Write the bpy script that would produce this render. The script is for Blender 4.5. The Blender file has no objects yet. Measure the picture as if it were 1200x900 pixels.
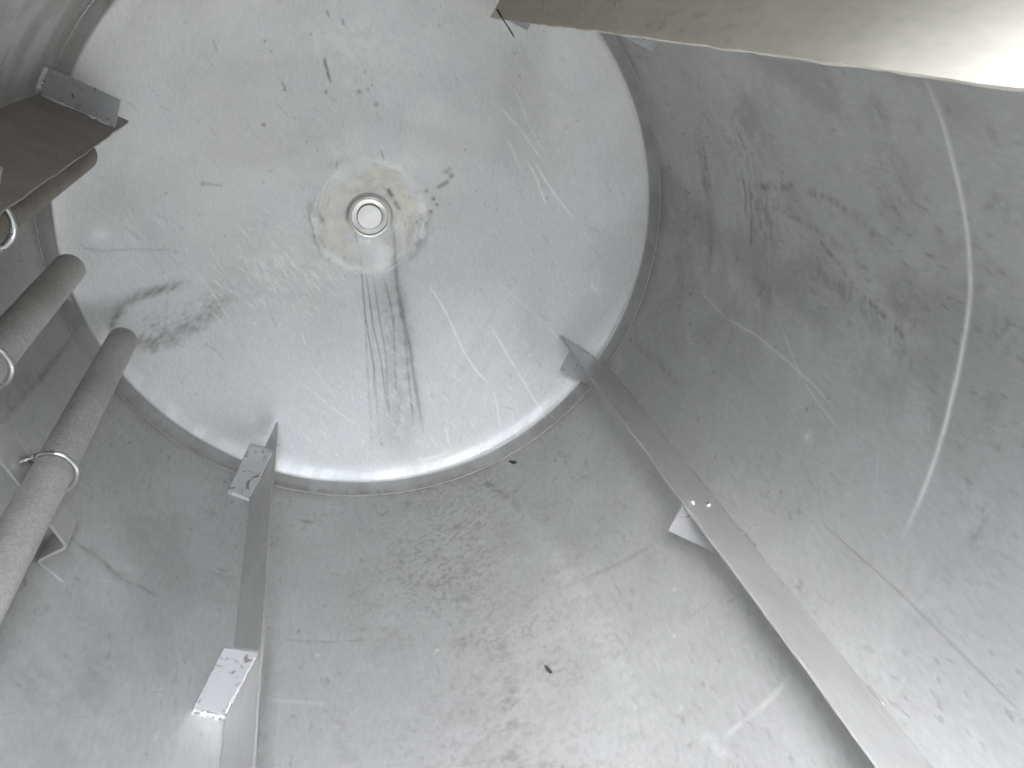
import bpy, bmesh, math, random
import numpy as np
from mathutils import Matrix, Vector

sc = bpy.context.scene
R = math.radians
rng = np.random.default_rng(11)
random.seed(5)

# ------------------------------------------------------------------ camera
cam_d = bpy.data.cameras.new("camera")
cam = bpy.data.objects.new("camera", cam_d)
sc.collection.objects.link(cam)
sc.camera = cam
cam_d.sensor_width = 36.0
cam_d.lens = 29.1004
cam_d.clip_start = 0.02
cam_d.clip_end = 2000
cam.matrix_world = Matrix(((0.974703, 0.138301, -0.175575, -0.062116), (-0.218081, 0.416499, -0.882592, 0.000000), (-0.048936, 0.898555, 0.436124, 0.451044), (0.000000, 0.000000, 0.000000, 1.000000)))

# ------------------------------------------------------------------ sky and sun
SUN_EL, SUN_AZ = 47.0, -162.0            # azimuth counted from +Y towards +X
world = bpy.data.worlds.new("World")
sc.world = world
world.use_nodes = True
wn = world.node_tree.nodes
bg = wn["Background"]
sky = wn.new("ShaderNodeTexSky")
sky.sky_type = 'NISHITA'
sky.sun_disc = False
sky.sun_elevation = R(SUN_EL)
sky.sun_rotation = R(SUN_AZ)
sky.air_density = 1.0
sky.dust_density = 0.3
sky.ozone_density = 0.4
hs = wn.new("ShaderNodeHueSaturation")      # thin high cloud: a paler blue
hs.inputs["Saturation"].default_value = 0.52
world.node_tree.links.new(sky.outputs[0], hs.inputs["Color"])
world.node_tree.links.new(hs.outputs[0], bg.inputs[0])
bg.inputs[1].default_value = 0.15
sun_d = bpy.data.lights.new("sun", 'SUN')
sun_d.energy = 0.5
sun_d.angle = R(80)
sun_d.color = (1.0, 0.95, 0.87)
sun = bpy.data.objects.new("sun", sun_d)
sc.collection.objects.link(sun)
sd = Vector((math.sin(R(SUN_AZ)) * math.cos(R(SUN_EL)), math.cos(R(SUN_AZ)) * math.cos(R(SUN_EL)), math.sin(R(SUN_EL))))
sun.rotation_euler = (-sd).to_track_quat('-Z', 'Y').to_euler()

sc.view_settings.view_transform = 'Standard'
sc.view_settings.look = 'None'
sc.view_settings.gamma = 1.0
sc.view_settings.exposure = 6.38
sc.cycles.max_bounces = 14
sc.cycles.glossy_bounces = 10
sc.cycles.diffuse_bounces = 6
sc.cycles.transparent_max_bounces = 8
sc.cycles.use_denoising = True
sc.cycles.denoiser = 'OPENIMAGEDENOISE'
sc.cycles.sample_clamp_indirect = 6.0

# ------------------------------------------------------------------ sizes (metres)
RW = 0.6236          # inside radius of the drum
RD = 0.600         # radius of the dished end inside its knuckle
YD = 1.6962          # where the dish begins
DISH = 0.1347      # depth of the dish
OPEN_Y = -1.15     # where the near end closes the drum
HOLE = (-0.62, 0.15, 156.0)   # manhole on top of the drum: from y, to y, beyond +-angle
T0 = 0.006         # sheet thickness

def P(th, r, y):
    """point at angle th (degrees, 0 = lowest line of the drum, + to the right), radius r, depth y"""
    t = R(th)
    return Vector((r * math.sin(t), y, -r * math.cos(t)))

# ------------------------------------------------------------------ materials
def nd(nt, typ, **kw):
    n = nt.nodes.new(typ)
    for k, v in kw.items():
        setattr(n, k, v)
    return n

def steel(name, base=(0.55, 0.55, 0.53), rough=0.45, metal=0.85, stains=False, grain=(1, 1, 1), rot=(0, 0, 0),
          bump=0.15, blotch=0.25, scale=1.0, speck=0.0, dull=(0.36, 0.35, 0.33), aniso=0.0, grain_amt=0.2, scorch=0.0):
    m = bpy.data.materials.new(name)
    m.use_nodes = True
    nt = m.node_tree
    L = nt.links.new
    bs = nt.nodes["Principled BSDF"]
    tc = nd(nt, "ShaderNodeTexCoord")
    mp = nd(nt, "ShaderNodeMapping")
    mp.inputs["Rotation"].default_value = rot
    mp.inputs["Scale"].default_value = grain
    L(tc.outputs["Object"], mp.inputs[0])
    big = nd(nt, "ShaderNodeTexNoise")
    big.inputs["Scale"].default_value = 5.5 * scale
    big.inputs["Detail"].default_value = 7
    big.inputs["Roughness"].default_value = 0.62
    big.inputs["Distortion"].default_value = 0.6
    L(tc.outputs["Object"], big.inputs["Vector"])
    fine = nd(nt, "ShaderNodeTexNoise")
    fine.inputs["Scale"].default_value = 150 * scale
    fine.inputs["Detail"].default_value = 5
    fine.inputs["Roughness"].default_value = 0.6
    L(mp.outputs[0], fine.inputs["Vector"])
    # blotchy oxide over the bare metal
    r1 = nd(nt, "ShaderNodeMapRange")
    r1.inputs[1].default_value = 0.38
    r1.inputs[2].default_value = 0.68
    r1.inputs[4].default_value = blotch
    L(big.outputs[0], r1.inputs[0])
    mix = nd(nt, "ShaderNodeMix", data_type='RGBA')
    mix.inputs[6].default_value = (*base, 1)
    mix.inputs[7].default_value = (*dull, 1)
    L(r1.outputs[0], mix.inputs[0])
    # fine grain modulates the colour a little
    r2 = nd(nt, "ShaderNodeMapRange")
    r2.inputs[1].default_value = 0.25
    r2.inputs[2].default_value = 0.75
    r2.inputs[3].default_value = 1.0 - grain_amt
    r2.inputs[4].default_value = 1.0 + grain_amt
    L(fine.outputs[0], r2.inputs[0])
    mul = nd(nt, "ShaderNodeVectorMath", operation='SCALE')
    L(mix.outputs[2], mul.inputs[0])
    L(r2.outputs[0], mul.inputs[3])
    col = mul.outputs[0]
    rr = nd(nt, "ShaderNodeMapRange")
    rr.inputs[1].default_value = 0.3
    rr.inputs[2].default_value = 0.7
    rr.inputs[3].default_value = rough - 0.07
    rr.inputs[4].default_value = rough + 0.09
    L(big.outputs[0], rr.inputs[0])
    rough_s = rr.outputs[0]
    met_s = None
    if speck > 0:
        sp = nd(nt, "ShaderNodeTexNoise")
        sp.inputs["Scale"].default_value = 95 * scale
        sp.inputs["Detail"].default_value = 2
        L(mp.outputs[0], sp.inputs["Vector"])
        pa = nd(nt, "ShaderNodeTexNoise")
        pa.inputs["Scale"].default_value = 3.3
        pa.inputs["Detail"].default_value = 3
        L(tc.outputs["Object"], pa.inputs["Vector"])
        sm = nd(nt, "ShaderNodeMath", operation='MULTIPLY')
        s1 = nd(nt, "ShaderNodeMapRange")
        s1.inputs[1].default_value = 0.60
        s1.inputs[2].default_value = 0.74
        L(sp.outputs[0], s1.inputs[0])
        s2 = nd(nt, "ShaderNodeMapRange")
        s2.inputs[1].default_value = 0.42
        s2.inputs[2].default_value = 0.62
        s2.inputs[4].default_value = speck
        L(pa.outputs[0], s2.inputs[0])
        L(s1.outputs[0], sm.inputs[0])
        L(s2.outputs[0], sm.inputs[1])
        m3 = nd(nt, "ShaderNodeMix", data_type='RGBA')
        m3.inputs[7].default_value = (0.16, 0.155, 0.145, 1)
        L(sm.outputs[0], m3.inputs[0])
        L(col, m3.inputs[6])
        col = m3.outputs[2]
    if scorch > 0:
        sn = nd(nt, "ShaderNodeTexNoise")
        sn.inputs["Scale"].default_value = 42
        sn.inputs["Detail"].default_value = 5
        sn.inputs["Distortion"].default_value = 1.5
        L(tc.outputs["Object"], sn.inputs["Vector"])
        s1 = nd(nt, "ShaderNodeMapRange")
        s1.inputs[1].default_value = 0.60
        s1.inputs[2].default_value = 0.68
        s1.inputs[4].default_value = scorch
        L(sn.outputs[0], s1.inputs[0])
        m4 = nd(nt, "ShaderNodeMix", data_type='RGBA')
        m4.inputs[7].default_value = (0.12, 0.085, 0.06, 1)
        L(s1.outputs[0], m4.inputs[0])
        L(col, m4.inputs[6])
        col = m4.outputs[2]
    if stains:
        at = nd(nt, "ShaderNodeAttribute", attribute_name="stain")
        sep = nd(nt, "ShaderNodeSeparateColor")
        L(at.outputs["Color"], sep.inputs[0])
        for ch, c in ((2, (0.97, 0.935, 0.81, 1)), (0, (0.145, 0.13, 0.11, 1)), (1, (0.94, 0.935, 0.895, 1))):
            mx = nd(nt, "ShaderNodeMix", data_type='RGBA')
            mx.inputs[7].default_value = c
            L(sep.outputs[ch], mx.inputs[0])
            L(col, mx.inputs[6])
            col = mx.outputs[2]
        a = nd(nt, "ShaderNodeMath", operation='MULTIPLY_ADD')
        a.inputs[1].default_value = 0.22
        L(sep.outputs[0], a.inputs[0])
        L(rough_s, a.inputs[2])
        rough_s = a.outputs[0]
        b = nd(nt, "ShaderNodeMath", operation='MULTIPLY_ADD', use_clamp=True)
        b.inputs[1].default_value = -0.55
        b.inputs[2].default_value = metal
        L(sep.outputs[0], b.inputs[0])
        b2 = nd(nt, "ShaderNodeMath", operation='MULTIPLY_ADD', use_clamp=True)
        b2.inputs[1].default_value = -0.6
        L(sep.outputs[2], b2.inputs[0])
        L(b.outputs[0], b2.inputs[2])
        met_s = b2.outputs[0]
    bs.inputs["Metallic"].default_value = metal
    if met_s:
        L(met_s, bs.inputs["Metallic"])
    L(col, bs.inputs["Base Color"])
    L(rough_s, bs.inputs["Roughness"])
    if aniso:
        bs.inputs["Anisotropic"].default_value = aniso
    bp = nd(nt, "ShaderNodeBump")
    bp.inputs["Strength"].default_value = bump
    bp.inputs["Distance"].default_value = 0.0012
    L(fine.outputs[0], bp.inputs["Height"])
    L(bp.outputs[0], bs.inputs["Normal"])
    return m

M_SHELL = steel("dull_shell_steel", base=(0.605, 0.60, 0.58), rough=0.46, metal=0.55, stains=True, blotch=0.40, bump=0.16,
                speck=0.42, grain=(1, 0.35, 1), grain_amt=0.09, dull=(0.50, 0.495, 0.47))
M_HEAD = steel("brushed_head_steel", base=(0.665, 0.665, 0.645), rough=0.47, metal=0.5, stains=True, blotch=0.35, bump=0.28,
               grain=(3.2, 1, 0.55), rot=(0, R(28), 0), grain_amt=0.12, dull=(0.565, 0.555, 0.51))
M_PLATE = steel("baffle_steel", base=(0.54, 0.532, 0.51), rough=0.40, metal=0.4, blotch=0.35, bump=0.1, dull=(0.38, 0.37, 0.35), grain=(1, .15, 1), grain_amt=0.06)
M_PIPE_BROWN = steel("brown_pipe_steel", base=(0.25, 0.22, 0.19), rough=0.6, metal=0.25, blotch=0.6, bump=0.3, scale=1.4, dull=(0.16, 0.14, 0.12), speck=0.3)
M_FILM_LIT = steel("lit_film_steel", base=(0.73, 0.675, 0.575), rough=0.65, metal=0.12, blotch=0.5, bump=0.15, dull=(0.60, 0.55, 0.46), grain=(1, .3, 1), grain_amt=0.08, speck=0.25)  # warm film, with light on the upper right baffle put into its colour
M_FILM_SHADE = steel("shaded_film_steel", base=(0.34, 0.31, 0.275), rough=0.5, metal=0.3, blotch=0.6, bump=0.15, dull=(0.24, 0.215, 0.185), grain=(1, .3, 1), grain_amt=0.08, speck=0.25)  # brown film, with shade on the upper left baffle put into its colour
M_GUSSET = steel("bright_bar_steel", scorch=0.75, base=(0.47, 0.47, 0.47), rough=0.40, metal=0.45, blotch=0.3, bump=0.15, scale=2.0, dull=(0.50, 0.49, 0.47), grain_amt=0.06)
M_PIPE = steel("pipe_steel", base=(0.58, 0.56, 0.53), rough=0.55, metal=0.35, blotch=0.55, bump=0.3, scale=1.4, dull=(0.36, 0.34, 0.315), speck=0.4)
M_WIRE = steel("rod_steel", base=(0.66, 0.65, 0.63), rough=0.27, metal=1.0, blotch=0.1, bump=0.03, grain_amt=0.03)
M_WELD = steel("weld_steel", base=(0.75, 0.74, 0.72), rough=0.3, metal=0.9, blotch=0.2, bump=0.6, scale=3.0)
M_PLUG = steel("polished_plug_steel", base=(0.78, 0.76, 0.70), rough=0.36, metal=0.8, blotch=0.15, bump=0.05, scale=3.0, grain_amt=0.04)

def plain(name, c, rough, scale=40, var=0.35):
    m = bpy.data.materials.new(name)
    m.use_nodes = True
    nt = m.node_tree
    bs = nt.nodes["Principled BSDF"]
    n = nd(nt, "ShaderNodeTexNoise")
    n.inputs["Scale"].default_value = scale
    n.inputs["Detail"].default_value = 6
    tc = nd(nt, "ShaderNodeTexCoord")
    nt.links.new(tc.outputs["Object"], n.inputs["Vector"])
    mx = nd(nt, "ShaderNodeMix", data_type='RGBA')
    mx.inputs[6].default_value = (*[v * (1 - var) for v in c], 1)
    mx.inputs[7].default_value = (*[min(1, v * (1 + var)) for v in c], 1)
    nt.links.new(n.outputs[0], mx.inputs[0])
    nt.links.new(mx.outputs[2], bs.inputs["Base Color"])
    bs.inputs["Roughness"].default_value = rough
    return m

M_GROUND = plain("pale_yard_ground", (0.43, 0.39, 0.32), 0.95, 3.0, 0.2)
M_FLAKE = plain("dark_rust_flake", (0.055, 0.045, 0.035), 0.8, 300)

# ------------------------------------------------------------------ object helpers
def link(o, parent=None):
    sc.collection.objects.link(o)
    if parent:
        o.parent = parent
    return o

def tag(o, label, cat=None, group=None, kind=None):
    if label:
        o["label"] = label
    if cat:
        o["category"] = cat
    if group:
        o["group"] = group
    if kind:
        o["kind"] = kind
    return o

def thing(name, loc, label, cat, group=None):
    o = bpy.data.objects.new(name, None)
    o.empty_display_size = 0.05
    o.location = loc
    link(o)
    return tag(o, label, cat, group)

def obj(name, me, mat, parent=None):
    """one mesh object; vertices are given in world coordinates and moved to its thing's frame"""
    o = bpy.data.objects.new(name, me)
    if not me.materials:
        me.materials.append(mat)
    link(o)
    if parent:
        off = Vector(parent.location)
        up = parent.parent
        while up:
            off += Vector(up.location)
            up = up.parent
        me.transform(Matrix.Translation(-off))
        o.parent = parent
    return o

def bm_mesh(name, bm, smooth=False, bevel=0.0):
    if bevel:
        bmesh.ops.bevel(bm, geom=list(bm.edges), offset=bevel, segments=2, affect='EDGES', profile=0.6)
    bmesh.ops.recalc_face_normals(bm, faces=bm.faces)
    me = bpy.data.meshes.new(name)
    bm.to_mesh(me)
    bm.free()
    if smooth:
        for p in me.polygons:
            p.use_smooth = True
    return me

def prism(name, pts, n, t, bevel=0.0006):
    """a flat outline pts (list of Vectors) given thickness t along n, centred"""
    bm = bmesh.new()
    a = [bm.verts.new(p - n * t / 2) for p in pts]
    b = [bm.verts.new(p + n * t / 2) for p in pts]
    bm.faces.new(a)
    bm.faces.new(b[::-1])
    k = len(pts)
    for i in range(k):
        bm.faces.new((a[i], a[(i + 1) % k], b[(i + 1) % k], b[i]))
    return bm_mesh(name, bm, bevel=bevel)

def tube(name, pts, r, seg=16, caps=True, lump=0.0):
    bm = bmesh.new()
    rings = []
    prev = None
    for i, p in enumerate(pts):
        d = (pts[min(i + 1, len(pts) - 1)] - pts[max(i - 1, 0)]).normalized()
        if prev is None:
            up = Vector((0, 0, 1)) if abs(d.z) < 0.9 else Vector((1, 0, 0))
            n = d.cross(up).normalized()
        else:
            n = (prev - d * prev.dot(d)).normalized()
        prev = n
        b = d.cross(n)
        rr = r * (1 + lump * random.uniform(-1, 1))
        rings.append([bm.verts.new(p + (n * math.cos(2 * math.pi * k / seg) + b * math.sin(2 * math.pi * k / seg)) * rr) for k in range(seg)])
    for q, w in zip(rings, rings[1:]):
        for k in range(seg):
            bm.faces.new((q[k], q[(k + 1) % seg], w[(k + 1) % seg], w[k]))
    if caps:
        bm.faces.new(rings[0])
        bm.faces.new(rings[-1][::-1])
    return bm_mesh(name, bm, smooth=True)

def blob(name, c, r, n=(1, 1, 1), seed=0):
    bm = bmesh.new()
    bmesh.ops.create_icosphere(bm, subdivisions=3, radius=r)
    rs = random.Random(seed)
    ph = [rs.uniform(0, 6) for _ in range(6)]
    for v in bm.verts:
        q = v.co / r
        k = 1 + 0.16 * math.sin(3 * q.x + ph[0]) * math.cos(2.4 * q.y + ph[1]) + 0.1 * math.sin(5 * q.z + ph[2])
        v.co = Vector((v.co.x * n[0], v.co.y * n[1], v.co.z * n[2])) * k + c
    return bm_mesh(name, bm, smooth=True)

# ------------------------------------------------------------------ stain fields on dense grids
def vnoise(shape, cells, seed):
    g = np.random.default_rng(seed).random((cells[0] + 2, cells[1] + 2)).astype(np.float32)
    y = np.linspace(0, cells[0], shape[0], endpoint=False)
    x = np.linspace(0, cells[1], shape[1], endpoint=False)
    yi, xi = y.astype(int), x.astype(int)
    fy, fx = (y - yi)[:, None], (x - xi)[None, :]
    fy, fx = fy * fy * (3 - 2 * fy), fx * fx * (3 - 2 * fx)
    a, b = g[np.ix_(yi, xi)], g[np.ix_(yi, xi + 1)]
    c, d = g[np.ix_(yi + 1, xi)], g[np.ix_(yi + 1, xi + 1)]
    return (a * (1 - fx) + b * fx) * (1 - fy) + (c * (1 - fx) + d * fx) * fy

def fbm(shape, cells, seed, octv=5, gain=0.55):
    out, amp, tot = 0, 1.0, 0
    for o in range(octv):
        out = out + amp * vnoise(shape, (max(1, cells[0] * 2 ** o), max(1, cells[1] * 2 ** o)), seed + o)
        tot += amp
        amp *= gain
    return out / tot

def sstep(a, b, x):
    t = np.clip((x - a) / (b - a), 0, 1)
    return t * t * (3 - 2 * t)

class Paint:
    """three stain channels (0 grime and some painted shade, 1 bare bright metal, 2 cream residue) over surface coordinates U, V in metres"""
    def __init__(self, U, V, noise):
        self.U, self.V, self.n = U.ravel(), V.ravel(), noise.ravel()
        self.c = np.zeros((self.U.size, 3), np.float32)
        o = np.argsort(self.V, kind='stable')
        self.order, self.sv = o, self.V[o]
    def near(self, u0, u1, v0, v1):
        i0, i1 = np.searchsorted(self.sv, [v0, v1])
        k = self.order[i0:i1]
        return k[(self.U[k] > u0) & (self.U[k] < u1)]
    def add(self, k, ch, val):
        self.c[k, ch] = 1 - (1 - self.c[k, ch]) * (1 - np.clip(val, 0, 1))
    def stroke(self, pts, w, s, ch, rough=0.0, taper=True):
        pts = np.array(pts, float)
        pad = w * 4
        k = self.near(pts[:, 0].min() - pad, pts[:, 0].max() + pad, pts[:, 1].min() - pad, pts[:, 1].max() + pad)
        if k.size == 0:
            return
        u, v = self.U[k], self.V[k]
        best = np.full(k.size, 1e9)
        tt = np.zeros(k.size)
        L = np.concatenate([[0], np.cumsum(np.hypot(*np.diff(pts, axis=0).T))])
        for i in range(len(pts) - 1):
            d = pts[i + 1] - pts[i]
            q = np.clip(((u - pts[i, 0]) * d[0] + (v - pts[i, 1]) * d[1]) / max(d @ d, 1e-12), 0, 1)
            e = np.hypot(u - pts[i, 0] - q * d[0], v - pts[i, 1] - q * d[1])
            m = e < best
            best[m] = e[m]
            tt[m] = (L[i] + q[m] * (L[i + 1] - L[i])) / max(L[-1], 1e-9)
        f = np.exp(-(best / w) ** 2)
        if taper:
            f = f * np.clip(np.minimum(tt, 1 - tt) * 6 + 0.25, 0, 1)
        if rough:
            f = f * (1 - rough + rough * 2 * sstep(0.35, 0.65, self.n[k]))
        self.add(k, ch, f * s)
    def blot(self, c, rad, s, ch, rough=0.8, asp=1.0, ang=0.0):
        pad = rad * 2.2 * max(asp, 1)
        k = self.near(c[0] - pad, c[0] + pad, c[1] - pad, c[1] + pad)
        du, dv = self.U[k] - c[0], self.V[k] - c[1]
        ca, sa = math.cos(R(ang)), math.sin(R(ang))
        a, b = (du * ca + dv * sa) / asp, -du * sa + dv * ca
        f = np.exp(-((a * a + b * b) / rad ** 2)) * (1 - rough + rough * 2 * sstep(0.38, 0.66, self.n[k]))
        self.add(k, ch, f * s)

def grid_mesh(name, X, Y, Z, stain=None, wrap=False, smooth=True):
    nu, nv = X.shape
    me = bpy.data.meshes.new(name)
    co = np.stack([X, Y, Z], -1).reshape(-1, 3).astype(np.float32)
    I = np.arange(nu * nv).reshape(nu, nv)
    A = I if not wrap else np.concatenate([I, I[:1]], 0)
    q = np.stack([A[:-1, :-1], A[:-1, 1:], A[1:, 1:], A[1:, :-1]], -1).reshape(-1, 4)
    return co, q

def from_arrays(name, co, q, stain=None, smooth=True):
    me = bpy.data.meshes.new(name)
    me.vertices.add(len(co))
    me.vertices.foreach_set("co", co.astype(np.float32).ravel())
    me.loops.add(q.size)
    me.loops.foreach_set("vertex_index", q.astype(np.int32).ravel())
    me.polygons.add(len(q))
    me.polygons.foreach_set("loop_start", np.arange(0, q.size, 4, dtype=np.int32))
    me.polygons.foreach_set("use_smooth", np.full(len(q), smooth))
    me.update(calc_edges=True)
    if stain is not None:
        at = me.attributes.new("stain", 'FLOAT_COLOR', 'POINT')
        c = np.ones((len(co), 4), np.float32)
        c[:, :3] = 0
        c[:len(stain), :3] = stain
        at.data.foreach_set("color", c.ravel())
    me.validate()
    return me

# ================================================================== GROUND
gm = bmesh.new()
bmesh.ops.create_grid(gm, x_segments=8, y_segments=8, size=150)
GZ = -(RW + T0) - 0.0005
for v in gm.verts:
    v.co.z = GZ
tag(obj("ground", bm_mesh("ground", gm), M_GROUND), None, None, None, "structure")

# ================================================================== TANK
tank = thing("steel_tank", (0, 0.8, GZ), "large dull grey stainless steel tank seen from inside, with a dished end wall", "tank")

# --- shell: the inner face carries the stains
NT = 1750
ys = np.concatenate([np.linspace(OPEN_Y, -0.62, 14, endpoint=False), np.linspace(-0.62, 0.15, 18, endpoint=False), np.linspace(0.15, YD - 0.012, 620)])
th = np.linspace(-180, 180, NT, endpoint=False)
TH, YY = np.meshgrid(th, ys, indexing='ij')
n1 = fbm(TH.shape, (30, 20), 3, 6, 0.6)
n4 = fbm(TH.shape, (240, 170), 19, 4, 0.65)
wall = Paint(R(1) * TH * RW, YY, n4)
def wp(t, y):
    return (R(t) * RW, y)
wall.stroke([wp(123.43, 0.7547), wp(119.81, 0.7518), wp(114.77, 0.7523), wp(107.47, 0.7478), wp(100.91, 0.7454), wp(94.88, 0.75), wp(87.6, 0.7527), wp(80.13, 0.7508), wp(72.25, 0.7477), wp(70.12, 0.7471)], 0.0038, 0.95, 1, 0.15, True)
wall.stroke([wp(63.7, 0.8804), wp(64.21, 0.7845), wp(64.66, 0.6981), wp(64.71, 0.5915), wp(64.82, 0.5043)], 0.0013, 0.51, 0, 0.00, True)
wall.stroke([wp(108.54, 1.4376), wp(102.58, 1.4391), wp(95.12, 1.4376), wp(87.82, 1.4242), wp(81.44, 1.4283)], 0.0154, 0.27, 0, 0.50, True)
wall.stroke([wp(108.2, 1.4623), wp(100.84, 1.4527), wp(91.82, 1.4492)], 0.0058, 0.18, 0, 0.60, True)
wall.stroke([wp(102.74, 1.2863), wp(100.04, 1.284), wp(96.9, 1.2886)], 0.0031, 0.54, 0, 0.00, True)
wall.stroke([wp(101.28, 1.2629), wp(96.7, 1.2671), wp(91.79, 1.2692)], 0.0031, 0.51, 0, 0.30, True)
wall.stroke([wp(107.09, 1.2543), wp(103.59, 1.2623)], 0.0025, 0.24, 0, 0.00, True)
wall.stroke([wp(101.4, 1.3058), wp(98.63, 1.3054)], 0.0026, 0.24, 0, 0.00, True)
wall.blot(wp(99.39, 1.2371), 0.0506, 0.17, 0, 0.90, 1.00, 0.0)
wall.blot(wp(109.7, 1.2585), 0.0548, 0.14, 0, 0.90, 1.50, 90.0)
wall.blot(wp(85.78, 1.2099), 0.0348, 0.19, 0, 0.90, 1.00, 0.0)
wall.blot(wp(95.97, 1.2114), 0.0364, 0.15, 0, 0.90, 1.00, 0.0)
wall.blot(wp(102.08, 1.3834), 0.0610, 0.07, 0, 0.90, 1.00, 0.0)
wall.stroke([wp(102.16, 1.2459), wp(103.62, 1.1591), wp(105.35, 1.0971)], 0.0063, 0.33, 0, 0.70, True)
wall.stroke([wp(104.42, 1.1069), wp(104.79, 1.0159), wp(103.28, 0.9487), wp(101.7, 0.8991)], 0.0070, 0.25, 0, 0.80, True)
wall.stroke([wp(100.34, 1.1931), wp(99.86, 1.0914), wp(98.74, 1.0025)], 0.0069, 0.18, 0, 0.80, True)
wall.stroke([wp(98.39, 1.062), wp(96.17, 1.0022), wp(94.44, 0.9696)], 0.0044, 0.33, 0, 0.80, True)
wall.blot(wp(94.32, 0.9735), 0.0048, 0.24, 0, 0.20, 1.00, 0.0)
wall.stroke([wp(93.93, 0.9488), wp(92.04, 0.8707), wp(91.39, 0.8433)], 0.0054, 0.30, 0, 0.90, True)
wall.stroke([wp(94.8, 1.1048), wp(92.28, 0.9462), wp(88.35, 0.8099)], 0.0156, 0.16, 0, 0.90, True)
wall.blot(wp(118.83, 0.8599), 0.0230, 0.17, 0, 0.95, 1.00, 0.0)
wall.blot(wp(118.25, 0.7962), 0.0109, 0.20, 0, 0.90, 1.00, 0.0)
wall.blot(wp(113.64, 0.8683), 0.0299, 0.11, 0, 0.95, 1.00, 0.0)
wall.blot(wp(109.26, 0.8584), 0.0303, 0.12, 0, 0.95, 1.00, 0.0)
wall.blot(wp(95.18, 0.8587), 0.0325, 0.14, 0, 1.00, 1.00, 0.0)
wall.blot(wp(94.23, 0.8242), 0.0253, 0.12, 0, 1.00, 1.00, 0.0)
wall.blot(wp(119.08, 0.682), 0.0096, 0.17, 0, 0.90, 1.00, 0.0)
wall.blot(wp(104.8, 0.7424), 0.0241, 0.12, 0, 1.00, 1.00, 0.0)
wall.blot(wp(98.11, 0.6893), 0.0274, 0.14, 0, 1.00, 1.00, 0.0)
wall.blot(wp(83.81, 0.9203), 0.0478, 0.07, 0, 0.90, 1.00, 0.0)
wall.blot(wp(90.07, 0.6975), 0.0231, 0.12, 0, 1.00, 1.00, 0.0)
wall.blot(wp(111.43, 0.6974), 0.0170, 0.14, 0, 1.00, 1.00, 0.0)
wall.blot(wp(77.02, 0.6526), 0.0392, 0.09, 0, 1.00, 1.00, 0.0)
wall.blot(wp(66.89, 0.6846), 0.0420, 0.07, 0, 1.00, 1.00, 0.0)
wall.blot(wp(122.1, 0.9407), 0.0163, 0.14, 0, 0.80, 2.00, 0.0)
wall.stroke([wp(80.64, 0.7007), wp(78.6, 0.6617), wp(74.83, 0.6529)], 0.0048, 0.18, 0, 0.90, True)
wall.stroke([wp(78.23, 1.3208), wp(79.09, 1.2097), wp(78.8, 1.093), wp(78.16, 1.0011), wp(77.31, 0.9613)], 0.0020, 0.45, 1, 0.00, True)
wall.stroke([wp(82.22, 1.1298), wp(79.79, 1.0853), wp(77.88, 1.0485)], 0.0018, 0.40, 1, 0.00, True)
wall.stroke([wp(77.88, 1.0485), wp(76.39, 0.9902), wp(75.52, 0.9387)], 0.0017, 0.40, 1, 0.00, True)
wall.blot(wp(71.39, 0.9903), 0.0105, 0.40, 1, 0.50, 1.00, 0.0)
wall.stroke([wp(79.43, 1.4415), wp(78.23, 1.3208)], 0.0024, 0.30, 1, 0.00, True)
wall.stroke([wp(61.44, 1.674), wp(62.37, 1.5017), wp(62.56, 1.3684)], 0.0109, 0.18, 0, 0.50, True)
wall.stroke([wp(-79.2, 1.2667), wp(-77.89, 1.4731), wp(-77.36, 1.6715)], 0.0063, 0.36, 0, 0.40, True)
wall.stroke([wp(-80.37, 1.2865), wp(-79.39, 1.4756)], 0.0118, 0.18, 0, 0.50, True)
wall.stroke([wp(-61.41, 1.2036), wp(-56.61, 1.2022), wp(-50.46, 1.198), wp(-44.59, 1.1954)], 0.0058, 0.30, 0, 0.50, True)
wall.stroke([wp(-58.4, 1.2105), wp(-48.83, 1.1896)], 0.0166, 0.15, 0, 0.70, True)
wall.stroke([wp(-32.37, 1.3729), wp(-29.72, 1.3069)], 0.0097, 0.18, 0, 0.90, True)
wall.blot(wp(-35.53, 1.3246), 0.0190, 0.17, 0, 0.95, 1.00, 0.0)
wall.blot(wp(-39.11, 1.5043), 0.0086, 0.17, 0, 0.60, 1.00, 0.0)
wall.blot(wp(-41.94, 0.8894), 0.0046, 0.24, 0, 0.30, 1.00, 0.0)
wall.blot(wp(-58.37, 0.9133), 0.0285, 0.10, 0, 0.80, 1.60, 90.0)
wall.blot(wp(-50.95, 0.9999), 0.0315, 0.09, 0, 0.80, 1.60, 90.0)
wall.blot(wp(-53.42, 0.9045), 0.0445, 0.05, 0, 0.80, 1.00, 0.0)
wall.stroke([wp(-113.94, 1.6203), wp(-111.21, 1.5758)], 0.0061, 0.50, 1, 0.40, True)
wall.stroke([wp(-24.97, 1.1863), wp(-19.44, 1.1872), wp(-9.6, 1.1969)], 0.0027, 0.21, 0, 0.30, True)
wall.stroke([wp(-25.85, 1.0413), wp(-20.82, 1.0431), wp(-17.66, 1.0397)], 0.0033, 0.35, 1, 0.20, True)
wall.stroke([wp(22.12, 1.1911), wp(30.05, 1.1716), wp(41.63, 1.1388)], 0.0047, 0.24, 0, 0.40, True)
wall.stroke([wp(23.81, 1.3175), wp(28.27, 1.1193), wp(29.0, 0.9815)], 0.0317, 0.08, 2, 0.50, True)
wall.stroke([wp(19.89, 1.5468), wp(23.81, 1.3175), wp(25.67, 1.1421), wp(26.13, 0.965), wp(27.56, 0.8138)], 0.0245, 0.12, 1, 0.85, True)
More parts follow.
